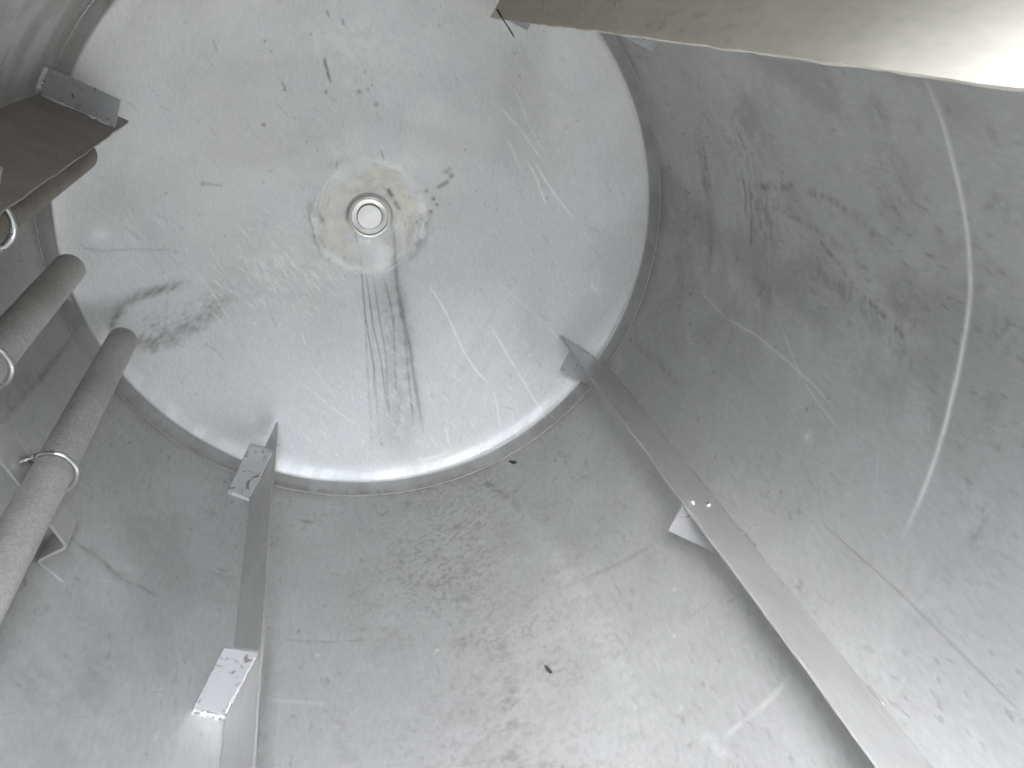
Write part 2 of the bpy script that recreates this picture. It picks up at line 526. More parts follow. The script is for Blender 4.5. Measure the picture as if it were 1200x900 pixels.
wall.stroke([wp(46.66, 0.753), wp(41.23, 0.7498), wp(35.56, 0.7496)], 0.0050, 0.35, 1, 0.30, True)
wall.stroke([wp(33.31, 0.7736), wp(34.32, 0.7255)], 0.0072, 0.30, 1, 0.40, True)
wall.blot(wp(18.77, 1.691), 0.0240, 0.26, 0, 0.60, 1.00, 0.0)
wall.blot(wp(8.71, 1.4966), 0.0194, 0.26, 0, 0.60, 1.00, 0.0)
wall.blot(wp(-4.24, 1.6078), 0.0101, 0.26, 0, 0.60, 1.00, 0.0)
wall.blot(wp(-5.71, 1.6), 0.0076, 0.26, 0, 0.60, 1.00, 0.0)
wall.blot(wp(-20.5, 1.5622), 0.0097, 0.26, 0, 0.60, 1.00, 0.0)
wall.blot(wp(-21.52, 1.5661), 0.0072, 0.26, 0, 0.60, 1.00, 0.0)
wall.blot(wp(17.0, 1.1818), 0.0103, 0.26, 0, 0.60, 1.00, 0.0)
wall.blot(wp(-12.57, 1.3224), 0.0087, 0.26, 0, 0.60, 1.00, 0.0)
wall.blot(wp(-11.44, 1.2236), 0.0082, 0.26, 0, 0.60, 1.00, 0.0)
wall.blot(wp(-4.67, 1.2195), 0.0083, 0.26, 0, 0.60, 1.00, 0.0)
wall.blot(wp(3.5, 1.1498), 0.0141, 0.26, 0, 0.60, 1.00, 0.0)
wall.blot(wp(7.91, 1.1094), 0.0118, 0.26, 0, 0.60, 1.00, 0.0)
wall.blot(wp(10.44, 1.0553), 0.0191, 0.26, 0, 0.60, 1.00, 0.0)
wall.blot(wp(8.44, 0.9777), 0.0164, 0.26, 0, 0.60, 1.00, 0.0)
wall.blot(wp(6.02, 0.9347), 0.0106, 0.26, 0, 0.60, 1.00, 0.0)
wall.blot(wp(9.96, 0.9987), 0.0129, 0.26, 0, 0.60, 1.00, 0.0)
wall.blot(wp(8.19, 0.8842), 0.0205, 0.26, 0, 0.60, 1.00, 0.0)
wall.blot(wp(25.91, 1.3951), 0.0093, 0.26, 0, 0.60, 1.00, 0.0)
wall.blot(wp(28.09, 1.1649), 0.0082, 0.26, 0, 0.60, 1.00, 0.0)
wall.blot(wp(6.1, 1.271), 0.0130, 0.26, 0, 0.60, 1.00, 0.0)
wall.blot(wp(0.12, 1.632), 0.0154, 0.26, 0, 0.60, 1.00, 0.0)
wall.blot(wp(22.68, 1.5388), 0.0149, 0.26, 0, 0.60, 1.00, 0.0)
wall.blot(wp(37.04, 1.4255), 0.0094, 0.26, 0, 0.60, 1.00, 0.0)
wall.blot(wp(28.69, 1.4247), 0.0071, 0.26, 0, 0.60, 1.00, 0.0)
wall.blot(wp(28.27, 1.1193), 0.0060, 0.26, 0, 0.60, 1.00, 0.0)
wall.blot(wp(-22.92, 1.0104), 0.0053, 0.26, 0, 0.60, 1.00, 0.0)
wall.blot(wp(-16.2, 1.1094), 0.0076, 0.26, 0, 0.60, 1.00, 0.0)
wall.blot(wp(1.51, 1.062), 0.0076, 0.26, 0, 0.60, 1.00, 0.0)
wall.blot(wp(6.51, 1.219), 0.0105, 0.26, 0, 0.60, 1.00, 0.0)
wall.stroke([wp(-16.42, 1.0327), wp(-16.01, 0.963), wp(-15.0, 0.9144)], 0.0128, 0.17, 0, 0.80, True)
wall.stroke([wp(10.9, 1.1502), wp(10.26, 1.0262), wp(8.98, 0.9396), wp(7.83, 0.8618)], 0.0119, 0.30, 0, 0.90, True)
wall.stroke([wp(16.05, 1.6546), wp(21.2, 1.5171), wp(21.82, 1.4601)], 0.0104, 0.24, 0, 0.80, True)
wall.blot(wp(12.52, 1.6816), 0.1225, 0.10, 0, 0.90, 1.60, 0.0)
wall.blot(wp(-13.39, 1.7637), 0.0826, 0.09, 0, 0.80, 2.00, 0.0)
wall.blot(wp(11.21, 1.3825), 0.1415, 0.07, 0, 1.00, 1.00, 0.0)
wall.blot(wp(9.42, 0.9733), 0.1116, 0.09, 0, 1.00, 1.00, 0.0)
wall.blot(wp(2.56, 1.706), 0.0045, 0.70, 1, 0.30, 1.00, 0.0)
wall.blot(wp(-19.2, 1.1529), 0.0033, 0.70, 1, 0.30, 1.00, 0.0)
wall.blot(wp(20.85, 1.0875), 0.0033, 0.70, 1, 0.30, 1.00, 0.0)
wall.blot(wp(39.92, 1.0251), 0.0032, 0.70, 1, 0.30, 1.00, 0.0)
wall.blot(wp(36.22, 0.9465), 0.0030, 0.70, 1, 0.30, 1.00, 0.0)
wall.blot(wp(32.06, 0.8283), 0.0028, 0.70, 1, 0.30, 1.00, 0.0)
wall.blot(wp(26.26, 0.8727), 0.0029, 0.70, 1, 0.30, 1.00, 0.0)
wall.blot(wp(0.14, 1.1458), 0.0034, 0.70, 1, 0.30, 1.00, 0.0)
wall.stroke([wp(-32.24, 1.3522), wp(-31.72, 1.6947)], 0.0032, 0.00, 0, 0.00, True)
# clouded grime over the barrel: long faint drifts across the right side, pitted patch along the lowest line; upper left shade painted in too
U, V = wall.U, wall.V
n2 = fbm(TH.shape, (16, 5), 41, 6, 0.6).ravel()
n3 = fbm(TH.shape, (520, 230), 77, 3, 0.65).ravel()
thf = TH.ravel()
right = sstep(55, 85, thf) * (1 - sstep(118, 150, thf)) * sstep(0.55, 0.8, V)
wall.add(slice(None), 0, 0.30 * right * sstep(0.48, 0.66, n2))
low = np.exp(-((thf - 8) / 17) ** 2) * (1 - 0.5 * sstep(1.35, 1.65, V))
wall.add(slice(None), 0, 0.46 * low * sstep(0.5, 0.7, n3) * sstep(0.3, 0.62, n2 * .5 + n1.ravel() * .5))
wall.add(slice(None), 0, 0.16 * low * sstep(0.45, 0.62, n1.ravel()))
wall.add(slice(None), 2, 0.12 * np.exp(-((thf - 14 + 18 * (V - 1.3)) / 9) ** 2) * sstep(0.42, 0.6, n1.ravel()) * sstep(0.95, 1.2, V))
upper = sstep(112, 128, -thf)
wall.add(slice(None), 0, 0.34 * upper * sstep(0.3, 0.6, n1.ravel()))  # darkens the upper left wall: shade put into the colour
lowl = np.exp(-((thf + 50) / 20) ** 2)
wall.add(slice(None), 0, 0.22 * lowl * sstep(0.5, 0.68, n2))
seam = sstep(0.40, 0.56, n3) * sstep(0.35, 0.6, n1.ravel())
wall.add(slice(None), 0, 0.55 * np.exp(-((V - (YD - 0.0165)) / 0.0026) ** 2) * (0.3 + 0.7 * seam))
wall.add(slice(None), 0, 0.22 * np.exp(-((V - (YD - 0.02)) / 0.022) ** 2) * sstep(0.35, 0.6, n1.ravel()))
for k in range(520):       # hair scratches and pits on the barrel, mostly low down where things slid
    a = rng.uniform(-75, 125) if k % 3 else rng.normal(8, 16)
    y0 = rng.uniform(0.45, YD - 0.03)
    u0 = R(a) * RW
    if k % 2:
        ln, dr = rng.uniform(0.008, 0.05), R(rng.normal(40, 35))
        wall.stroke([(u0, y0), (u0 + ln * math.cos(dr), y0 + ln * math.sin(dr))], 0.0011, rng.uniform(.08, .3), int(rng.random() < .55))
    else:
        wall.blot((u0, y0), rng.uniform(0.0013, 0.004), rng.uniform(.12, .5), 0, 0.3, rng.uniform(1, 2.2), rng.uniform(0, 180))
dust = sstep(0.5, 0.7, n2[::-1]) * 0.12
wall.add(slice(None), 1, dust * (1 - right))

# slight unevenness of the rolled sheet
wav = (fbm(TH.shape, (9, 5), 91, 3) - 0.5) * 0.0035
edge = np.minimum(1, np.minimum(YY - OPEN_Y, ys[-1] - YY) / 0.1)
blend = np.minimum(1, np.minimum(TH + 180, 180 - TH) / 15)
rad = RW + wav * edge * blend
X, Z = rad * np.sin(R(1) * TH), -rad * np.cos(R(1) * TH)
co, q = grid_mesh("shell", X, YY, Z, wrap=True)
def cut(qq, c):
    m = c[qq].mean(1)
    a = np.abs(np.degrees(np.arctan2(m[:, 0], -m[:, 2])))
    return qq[~((m[:, 1] > HOLE[0]) & (m[:, 1] < HOLE[1]) & (a > HOLE[2]))]
q = cut(q, co)
# outer skin and the two rims close the sheet
no = len(co)
t2 = th
oy = np.array([ys[0], HOLE[0], HOLE[1], ys[-1]])
TO, YO = np.meshgrid(t2, oy, indexing='ij')
co2, q2 = grid_mesh("o", (RW + T0) * np.sin(R(1) * TO), YO, -(RW + T0) * np.cos(R(1) * TO), wrap=True)
q2 = cut(q2, co2)[:, ::-1] + no
I0 = np.arange(NT) * len(ys)
I1 = I0 + len(ys) - 1
O0 = no + np.arange(NT) * 4
O1 = O0 + 3
r_ = lambda a: np.roll(a, -1)
rim0 = np.stack([I0, r_(I0), r_(O0), O0], -1)
rim1 = np.stack([I1, O1, r_(O1), r_(I1)], -1)
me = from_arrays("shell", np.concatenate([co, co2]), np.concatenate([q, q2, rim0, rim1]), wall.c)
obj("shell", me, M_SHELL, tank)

# --- near end, behind the viewer, and a tall manhole collar added to cut low sky light
bm = bmesh.new()
prev = None
for r_end, y_end in ((RW + T0, OPEN_Y), (0.60, OPEN_Y - 0.03), (0.45, OPEN_Y - 0.09), (0.25, OPEN_Y - 0.13), (0.0, OPEN_Y - 0.145)):
    cur = [bm.verts.new(P(a, r_end, y_end)) for a in range(0, 360, 5)] if r_end > 0 else [bm.verts.new((0, y_end, 0))]
    if prev:
        for k in range(72):
            j = (k + 1) % 72
            bm.faces.new((prev[k], prev[j], cur[j], cur[k]) if len(cur) > 1 else (prev[k], prev[j], cur[0]))
    prev = cur
obj("near_end", bm_mesh("near_end", bm, smooth=True), M_PLATE, tank)
hx = RW * math.sin(R(180 - HOLE[2]))
bm = bmesh.new()
for x0, x1, y0, y1, z0 in ((-hx - .008, -hx, HOLE[0] - .008, HOLE[1] + .008, .572), (hx, hx + .008, HOLE[0] - .008, HOLE[1] + .008, .572),
                           (-hx, hx, HOLE[0] - .008, HOLE[0], .60), (-hx, hx, HOLE[1], HOLE[1] + .008, .60)):
    v = [bm.verts.new((x, y, z)) for z in (z0, .95) for x, y in ((x0, y0), (x1, y0), (x1, y1), (x0, y1))]
    for f in ((0, 3, 2, 1), (4, 5, 6, 7), (0, 1, 5, 4), (1, 2, 6, 5), (2, 3, 7, 6), (3, 0, 4, 7)):
        bm.faces.new([v[i] for i in f])
obj("manhole_shade_collar", bm_mesh("manhole_shade_collar", bm), M_PLATE, tank)

# --- dished end with its knuckle
prof = [(RW + T0, YD - 0.013), (RW + 0.0005, YD - 0.013), (RW - 0.0003, YD - 0.010), (0.6215, YD - 0.004), (0.6150, YD + 0.004), (0.6090, YD + 0.0118),
        (0.6055, YD + 0.0153), (0.6040, YD + 0.0160), (0.6025, YD + 0.0158), (0.598, YD + 0.0182), (0.590, YD + 0.0226), (0.583, YD + 0.0262),
        (0.578, YD + 0.0284), (0.572, YD + 0.0310)]
rs = np.linspace(0.567, 0.0005, 265)
dy = lambda r: YD + 0.033 + (DISH - 0.033) * (1 - (r / 0.567) ** 2)
pr = np.array([p[0] for p in prof] + list(rs))
# fine subdivision of the knuckle
py = np.array([p[1] for p in prof] + [dy(r) for r in rs])
NH = 1050
th2 = np.linspace(-180, 180, NH, endpoint=False)
TT, RR = np.meshgrid(th2, pr, indexing='ij')
_, PY = np.meshgrid(th2, py, indexing='ij')
HX, HZ = RR * np.sin(R(1) * TT), -RR * np.cos(R(1) * TT)
# noise sampled in the plane of the disc
def plane_noise(cells, seed, octv=5, gain=0.55, rot=0.0, sx=1.0, sy=1.0):
    N = 640
    f = fbm((N, N), cells, seed, octv, gain)
    c, s = math.cos(R(rot)), math.sin(R(rot))
    a = (HX * c + HZ * s) * sx
    b = (-HX * s + HZ * c) * sy
    i = ((a + 0.65) / 1.3 * N).astype(int) % N
    j = ((b + 0.65) / 1.3 * N).astype(int) % N
    return f[i, j]
hn = plane_noise((26, 26), 5, 5, 0.6)
hn2 = plane_noise((75, 75), 35, 4, 0.65)
head = Paint(HX, HZ, hn2)
head.stroke([(-0.0267, -0.0831), (-0.0331, -0.1608), (-0.0352, -0.2201), (-0.0335, -0.2803), (-0.0319, -0.3407), (-0.0394, -0.4098)], 0.0021, 0.51, 0, 0.00, True)
head.stroke([(-0.0211, -0.113), (-0.0205, -0.1822), (-0.0206, -0.242), (-0.013, -0.3333), (-0.0138, -0.4135), (-0.0119, -0.4439)], 0.0021, 0.47, 0, 0.00, True)
head.stroke([(-0.0053, -0.1247), (-0.0052, -0.1841), (-0.0032, -0.2443), (-0.0005, -0.3149), (-0.0085, -0.4043), (-0.0114, -0.4839)], 0.0021, 0.38, 0, 0.00, True)
head.stroke([(0.0151, -0.1311), (0.0229, -0.1776), (0.0272, -0.238), (0.0197, -0.3276), (0.0112, -0.407)], 0.0024, 0.32, 0, 0.40, True)
head.stroke([(0.0473, -0.004), (0.0523, -0.0431), (0.0487, -0.0914), (0.0464, -0.1603), (0.0498, -0.2307), (0.057, -0.302), (0.0574, -0.3626), (0.0604, -0.4336), (0.0632, -0.5041)], 0.0035, 0.42, 0, 0.00, True)
head.stroke([(0.0484, -0.1111), (0.0507, -0.1907), (0.0555, -0.2816), (0.0586, -0.3527), (0.0605, -0.4938)], 0.0095, 0.20, 0, 0.10, True)
head.stroke([(0.043, -0.0908), (0.0441, -0.18), (0.0476, -0.2807), (0.0442, -0.3711), (0.0458, -0.4819)], 0.0024, 0.30, 0, 0.30, True)
head.stroke([(0.053, -0.171), (0.0503, -0.2911), (0.0456, -0.3914), (0.0405, -0.4912)], 0.0024, 0.26, 0, 0.40, True)
head.stroke([(-0.0287, -0.1416), (-0.0447, -0.3188), (-0.0605, -0.5159)], 0.0024, 0.24, 0, 0.40, True)
head.stroke([(-0.0179, -0.1627), (-0.0292, -0.321), (-0.0422, -0.5288)], 0.0024, 0.19, 0, 0.40, True)
head.stroke([(0.0265, -0.1482), (0.0229, -0.2878), (0.0126, -0.4273), (0.0043, -0.5458)], 0.0408, 0.17, 0, 0.50, True)
head.stroke([(-0.0304, 0.0323), (-0.0316, -0.0341), (-0.0274, -0.1025)], 0.0018, 0.38, 0, 0.00, True)
head.stroke([(-0.5576, -0.1607), (-0.5457, -0.131), (-0.5254, -0.1087), (-0.4926, -0.0946), (-0.4513, -0.0891), (-0.4022, -0.0901)], 0.0095, 0.14, 0, 0.30, True)
head.stroke([(-0.5243, -0.186), (-0.4905, -0.2022), (-0.4483, -0.1977), (-0.4034, -0.1837), (-0.3646, -0.1599), (-0.3307, -0.1363)], 0.0142, 0.15, 0, 0.30, True)
head.stroke([(-0.5387, -0.1162), (-0.5274, -0.1094)], 0.0023, 0.12, 0, 0.00, True)
head.stroke([(-0.5576, -0.1658), (-0.5495, -0.1591)], 0.0027, 0.22, 0, 0.00, True)
head.stroke([(-0.4352, -0.0824), (-0.4274, -0.0792)], 0.0024, 0.15, 0, 0.00, True)
head.stroke([(-0.4916, -0.0957), (-0.487, -0.0896)], 0.0025, 0.17, 0, 0.00, True)
head.stroke([(-0.5271, -0.1236), (-0.5162, -0.12)], 0.0024, 0.25, 0, 0.00, True)
head.stroke([(-0.4553, -0.0966), (-0.442, -0.0872)], 0.0021, 0.18, 0, 0.00, True)
head.stroke([(-0.4248, -0.0931), (-0.4162, -0.0899)], 0.0028, 0.10, 0, 0.00, True)
head.stroke([(-0.473, -0.0915), (-0.4624, -0.0907)], 0.0020, 0.15, 0, 0.00, True)
head.stroke([(-0.4789, -0.1019), (-0.4656, -0.09)], 0.0026, 0.21, 0, 0.00, True)
head.stroke([(-0.463, -0.0985), (-0.4461, -0.1007)], 0.0027, 0.14, 0, 0.00, True)
head.stroke([(-0.4558, -0.0941), (-0.4433, -0.0963)], 0.0019, 0.08, 0, 0.00, True)
head.stroke([(-0.4295, -0.0931), (-0.4151, -0.0858)], 0.0021, 0.08, 0, 0.00, True)
head.stroke([(-0.53, -0.1147), (-0.5265, -0.1082)], 0.0023, 0.11, 0, 0.00, True)
head.stroke([(-0.4568, -0.0856), (-0.4397, -0.0883)], 0.0022, 0.18, 0, 0.00, True)
head.stroke([(-0.5269, -0.118), (-0.5205, -0.1164)], 0.0018, 0.17, 0, 0.00, True)
head.stroke([(-0.4753, -0.095), (-0.4601, -0.0889)], 0.0020, 0.20, 0, 0.00, True)
head.stroke([(-0.423, -0.0858), (-0.4107, -0.0833)], 0.0024, 0.11, 0, 0.00, True)
head.stroke([(-0.4869, -0.0853), (-0.4795, -0.0746)], 0.0021, 0.18, 0, 0.00, True)
head.stroke([(-0.5387, -0.1165), (-0.5282, -0.1221)], 0.0022, 0.11, 0, 0.00, True)
head.stroke([(-0.5105, -0.1023), (-0.4987, -0.096)], 0.0023, 0.11, 0, 0.00, True)
head.stroke([(-0.4742, -0.0851), (-0.4644, -0.0815)], 0.0024, 0.17, 0, 0.00, True)
head.stroke([(-0.5559, -0.1697), (-0.5385, -0.164)], 0.0019, 0.21, 0, 0.00, True)
head.stroke([(-0.4793, -0.0921), (-0.4696, -0.0905)], 0.0020, 0.16, 0, 0.00, True)
head.stroke([(-0.5308, -0.1054), (-0.5244, -0.1052)], 0.0022, 0.22, 0, 0.00, True)
head.stroke([(-0.5278, -0.1128), (-0.5193, -0.1143)], 0.0018, 0.17, 0, 0.00, True)
head.stroke([(-0.4585, -0.096), (-0.4486, -0.0931)], 0.0026, 0.12, 0, 0.00, True)
head.stroke([(-0.4292, -0.0932), (-0.4154, -0.0904)], 0.0027, 0.11, 0, 0.00, True)
head.stroke([(-0.5384, -0.1285), (-0.5303, -0.1272)], 0.0025, 0.25, 0, 0.00, True)
head.stroke([(-0.5452, -0.1275), (-0.5325, -0.1299)], 0.0025, 0.17, 0, 0.00, True)
head.stroke([(-0.5501, -0.1362), (-0.5413, -0.1377)], 0.0020, 0.19, 0, 0.00, True)
head.stroke([(-0.5117, -0.0921), (-0.5038, -0.0918)], 0.0016, 0.23, 0, 0.00, True)
head.stroke([(-0.4237, -0.0967), (-0.4079, -0.0882)], 0.0027, 0.08, 0, 0.00, True)
head.stroke([(-0.4495, -0.0953), (-0.4408, -0.0852)], 0.0019, 0.11, 0, 0.00, True)
head.stroke([(-0.5377, -0.13), (-0.5287, -0.1276)], 0.0025, 0.12, 0, 0.00, True)
head.stroke([(-0.4216, -0.0859), (-0.4134, -0.0694)], 0.0027, 0.11, 0, 0.00, True)
head.stroke([(-0.558, -0.1633), (-0.5492, -0.1562)], 0.0024, 0.23, 0, 0.00, True)
head.stroke([(-0.5091, -0.1107), (-0.5006, -0.1046)], 0.0019, 0.22, 0, 0.00, True)
head.stroke([(-0.4994, -0.1001), (-0.4927, -0.0939)], 0.0022, 0.21, 0, 0.00, True)
head.stroke([(-0.5458, -0.1345), (-0.5385, -0.1194)], 0.0025, 0.12, 0, 0.00, True)
head.stroke([(-0.4719, -0.0948), (-0.4636, -0.0898)], 0.0019, 0.14, 0, 0.00, True)
head.stroke([(-0.5109, -0.093), (-0.5049, -0.0908)], 0.0016, 0.11, 0, 0.00, True)
head.stroke([(-0.5473, -0.1542), (-0.532, -0.1534)], 0.0017, 0.21, 0, 0.00, True)
head.stroke([(-0.5278, -0.1081), (-0.5148, -0.106)], 0.0023, 0.16, 0, 0.00, True)
head.stroke([(-0.5441, -0.1269), (-0.5324, -0.1233)], 0.0024, 0.18, 0, 0.00, True)
head.stroke([(-0.5527, -0.1517), (-0.5397, -0.1493)], 0.0025, 0.19, 0, 0.00, True)
head.stroke([(-0.441, -0.0863), (-0.4323, -0.079)], 0.0022, 0.14, 0, 0.00, True)
head.stroke([(-0.5098, -0.1007), (-0.5031, -0.0939)], 0.0022, 0.20, 0, 0.00, True)
head.stroke([(-0.5547, -0.1456), (-0.5391, -0.1405)], 0.0027, 0.19, 0, 0.00, True)
head.stroke([(-0.4215, -0.0916), (-0.4119, -0.0835)], 0.0018, 0.13, 0, 0.00, True)
head.stroke([(-0.4643, -0.1006), (-0.4542, -0.0896)], 0.0025, 0.14, 0, 0.00, True)
head.stroke([(-0.5516, -0.1439), (-0.5443, -0.14)], 0.0025, 0.13, 0, 0.00, True)
head.stroke([(-0.5505, -0.1565), (-0.5421, -0.1558)], 0.0016, 0.28, 0, 0.00, True)
head.stroke([(-0.5493, -0.1454), (-0.5383, -0.1329)], 0.0027, 0.22, 0, 0.00, True)
head.stroke([(-0.4384, -0.1004), (-0.4266, -0.0963)], 0.0025, 0.08, 0, 0.00, True)
head.stroke([(-0.4494, -0.0927), (-0.4403, -0.0876)], 0.0023, 0.16, 0, 0.00, True)
head.stroke([(-0.5368, -0.1227), (-0.5242, -0.12)], 0.0024, 0.18, 0, 0.00, True)
head.stroke([(-0.5194, -0.1024), (-0.5089, -0.0995)], 0.0017, 0.18, 0, 0.00, True)
head.stroke([(-0.4092, -0.082), (-0.4009, -0.0805)], 0.0024, 0.11, 0, 0.00, True)
head.stroke([(-0.4652, -0.0859), (-0.4529, -0.0791)], 0.0026, 0.09, 0, 0.00, True)
head.stroke([(-0.552, -0.1458), (-0.5461, -0.1334)], 0.0021, 0.25, 0, 0.00, True)
head.stroke([(-0.5446, -0.1286), (-0.5324, -0.1258)], 0.0019, 0.15, 0, 0.00, True)
head.stroke([(-0.4596, -0.0967), (-0.4468, -0.089)], 0.0021, 0.17, 0, 0.00, True)
head.stroke([(-0.4804, -0.0942), (-0.4739, -0.0928)], 0.0022, 0.13, 0, 0.00, True)
head.stroke([(-0.5469, -0.1277), (-0.5328, -0.1246)], 0.0017, 0.29, 0, 0.00, True)
head.stroke([(-0.5002, -0.0936), (-0.4874, -0.0834)], 0.0025, 0.17, 0, 0.00, True)
head.stroke([(-0.4993, -0.0966), (-0.4934, -0.0863)], 0.0024, 0.22, 0, 0.00, True)
head.stroke([(-0.5012, -0.1002), (-0.4873, -0.0973)], 0.0024, 0.23, 0, 0.00, True)
head.stroke([(-0.43, -0.0908), (-0.4208, -0.0885)], 0.0018, 0.13, 0, 0.00, True)
head.stroke([(-0.4284, -0.0942), (-0.4143, -0.0844)], 0.0020, 0.10, 0, 0.00, True)
head.stroke([(-0.4531, -0.0933), (-0.4381, -0.0872)], 0.0019, 0.11, 0, 0.00, True)
head.stroke([(-0.4811, -0.0945), (-0.472, -0.0895)], 0.0021, 0.15, 0, 0.00, True)
head.stroke([(-0.5437, -0.1132), (-0.5363, -0.1047)], 0.0022, 0.13, 0, 0.00, True)
head.stroke([(-0.5331, -0.1147), (-0.5194, -0.1055)], 0.0026, 0.12, 0, 0.00, True)
head.stroke([(-0.415, -0.0833), (-0.3998, -0.0825)], 0.0020, 0.11, 0, 0.00, True)
head.stroke([(-0.4672, -0.0945), (-0.4551, -0.0845)], 0.0027, 0.16, 0, 0.00, True)
head.stroke([(-0.4881, -0.1009), (-0.4781, -0.0989)], 0.0024, 0.18, 0, 0.00, True)
head.stroke([(-0.4829, -0.0985), (-0.4697, -0.0985)], 0.0018, 0.20, 0, 0.00, True)
head.stroke([(-0.4652, -0.1025), (-0.4574, -0.1033)], 0.0020, 0.16, 0, 0.00, True)
head.stroke([(-0.4795, -0.0865), (-0.4698, -0.0796)], 0.0020, 0.10, 0, 0.00, True)
head.stroke([(-0.5543, -0.1496), (-0.5462, -0.1379)], 0.0024, 0.19, 0, 0.00, True)
head.stroke([(-0.5356, -0.1088), (-0.5291, -0.109)], 0.0022, 0.15, 0, 0.00, True)
head.stroke([(-0.4468, -0.0876), (-0.436, -0.0852)], 0.0022, 0.15, 0, 0.00, True)
head.stroke([(-0.5207, -0.1092), (-0.5128, -0.1039)], 0.0017, 0.12, 0, 0.00, True)
head.stroke([(-0.4443, -0.0902), (-0.4372, -0.0847)], 0.0021, 0.15, 0, 0.00, True)
head.stroke([(-0.4373, -0.0906), (-0.4317, -0.0839)], 0.0021, 0.09, 0, 0.00, True)
head.stroke([(-0.4914, -0.0925), (-0.4834, -0.0876)], 0.0025, 0.09, 0, 0.00, True)
head.stroke([(-0.4373, -0.1017), (-0.4303, -0.0922)], 0.0023, 0.13, 0, 0.00, True)
head.stroke([(-0.4694, -0.1022), (-0.4607, -0.0971)], 0.0026, 0.14, 0, 0.00, True)
head.stroke([(-0.4772, -0.0942), (-0.4636, -0.0871)], 0.0024, 0.14, 0, 0.00, True)
head.stroke([(-0.4922, -0.0925), (-0.4808, -0.0876)], 0.0016, 0.16, 0, 0.00, True)
head.stroke([(-0.4704, -0.0862), (-0.454, -0.0808)], 0.0026, 0.10, 0, 0.00, True)
head.stroke([(-0.442, -0.0894), (-0.4326, -0.0838)], 0.0019, 0.08, 0, 0.00, True)
head.stroke([(-0.4877, -0.1004), (-0.4738, -0.0912)], 0.0024, 0.11, 0, 0.00, True)
head.stroke([(-0.4316, -0.0799), (-0.4216, -0.0677)], 0.0025, 0.09, 0, 0.00, True)
head.stroke([(-0.4367, -0.1012), (-0.4276, -0.0932)], 0.0025, 0.12, 0, 0.00, True)
head.stroke([(-0.5506, -0.1454), (-0.5427, -0.1417)], 0.0018, 0.21, 0, 0.00, True)
head.stroke([(-0.4603, -0.086), (-0.4481, -0.0786)], 0.0020, 0.13, 0, 0.00, True)
head.stroke([(-0.449, -0.0878), (-0.433, -0.0822)], 0.0024, 0.11, 0, 0.00, True)
head.stroke([(-0.5194, -0.0988), (-0.5117, -0.0942)], 0.0016, 0.13, 0, 0.00, True)
head.stroke([(-0.4426, -0.0948), (-0.434, -0.0933)], 0.0019, 0.09, 0, 0.00, True)
head.stroke([(-0.5122, -0.1048), (-0.5051, -0.1019)], 0.0018, 0.17, 0, 0.00, True)
head.stroke([(-0.5535, -0.1599), (-0.5428, -0.1547)], 0.0024, 0.13, 0, 0.00, True)
head.stroke([(-0.5126, -0.1031), (-0.4968, -0.0962)], 0.0018, 0.11, 0, 0.00, True)
head.stroke([(-0.4992, -0.1033), (-0.4892, -0.1029)], 0.0017, 0.10, 0, 0.00, True)
head.stroke([(-0.4542, -0.0895), (-0.4427, -0.0911)], 0.0027, 0.11, 0, 0.00, True)
head.stroke([(-0.5363, -0.1187), (-0.5237, -0.1212)], 0.0020, 0.13, 0, 0.00, True)
head.stroke([(-0.4606, -0.0999), (-0.4549, -0.0964)], 0.0016, 0.09, 0, 0.00, True)
head.stroke([(-0.5462, -0.1331), (-0.534, -0.1275)], 0.0026, 0.15, 0, 0.00, True)
head.stroke([(-0.4095, -0.0798), (-0.3933, -0.0733)], 0.0027, 0.06, 0, 0.00, True)
head.stroke([(-0.5309, -0.101), (-0.5262, -0.0947)], 0.0019, 0.24, 0, 0.00, True)
head.stroke([(-0.5514, -0.138), (-0.5382, -0.1345)], 0.0027, 0.15, 0, 0.00, True)
head.stroke([(-0.4518, -0.0897), (-0.4447, -0.0777)], 0.0027, 0.11, 0, 0.00, True)
head.stroke([(-0.5101, -0.1046), (-0.4989, -0.1063)], 0.0019, 0.12, 0, 0.00, True)
head.stroke([(-0.4567, -0.0841), (-0.4484, -0.0762)], 0.0022, 0.09, 0, 0.00, True)
head.stroke([(-0.4556, -0.098), (-0.4415, -0.0919)], 0.0024, 0.08, 0, 0.00, True)
head.stroke([(-0.5369, -0.1262), (-0.5255, -0.1136)], 0.0026, 0.19, 0, 0.00, True)
head.stroke([(-0.422, -0.0899), (-0.4136, -0.0822)], 0.0017, 0.10, 0, 0.00, True)
head.stroke([(-0.4093, -0.0963), (-0.4016, -0.0947)], 0.0017, 0.11, 0, 0.00, True)
head.stroke([(-0.5367, -0.1242), (-0.5244, -0.1191)], 0.0023, 0.11, 0, 0.00, True)
head.stroke([(-0.538, -0.1266), (-0.5269, -0.1205)], 0.0021, 0.24, 0, 0.00, True)
head.stroke([(-0.4, -0.1841), (-0.3937, -0.1771)], 0.0019, 0.09, 0, 0.00, True)
head.stroke([(-0.3554, -0.157), (-0.3382, -0.1495)], 0.0019, 0.14, 0, 0.00, True)
head.stroke([(-0.5119, -0.1821), (-0.4974, -0.1761)], 0.0023, 0.23, 0, 0.00, True)
head.stroke([(-0.3671, -0.1701), (-0.3557, -0.1611)], 0.0022, 0.08, 0, 0.00, True)
head.stroke([(-0.3584, -0.1356), (-0.3515, -0.1288)], 0.0023, 0.10, 0, 0.00, True)
head.stroke([(-0.3734, -0.1761), (-0.3613, -0.1723)], 0.0017, 0.13, 0, 0.00, True)
head.stroke([(-0.3781, -0.1502), (-0.3644, -0.1469)], 0.0019, 0.10, 0, 0.00, True)
head.stroke([(-0.3224, -0.1286), (-0.3145, -0.1274)], 0.0019, 0.06, 0, 0.00, True)
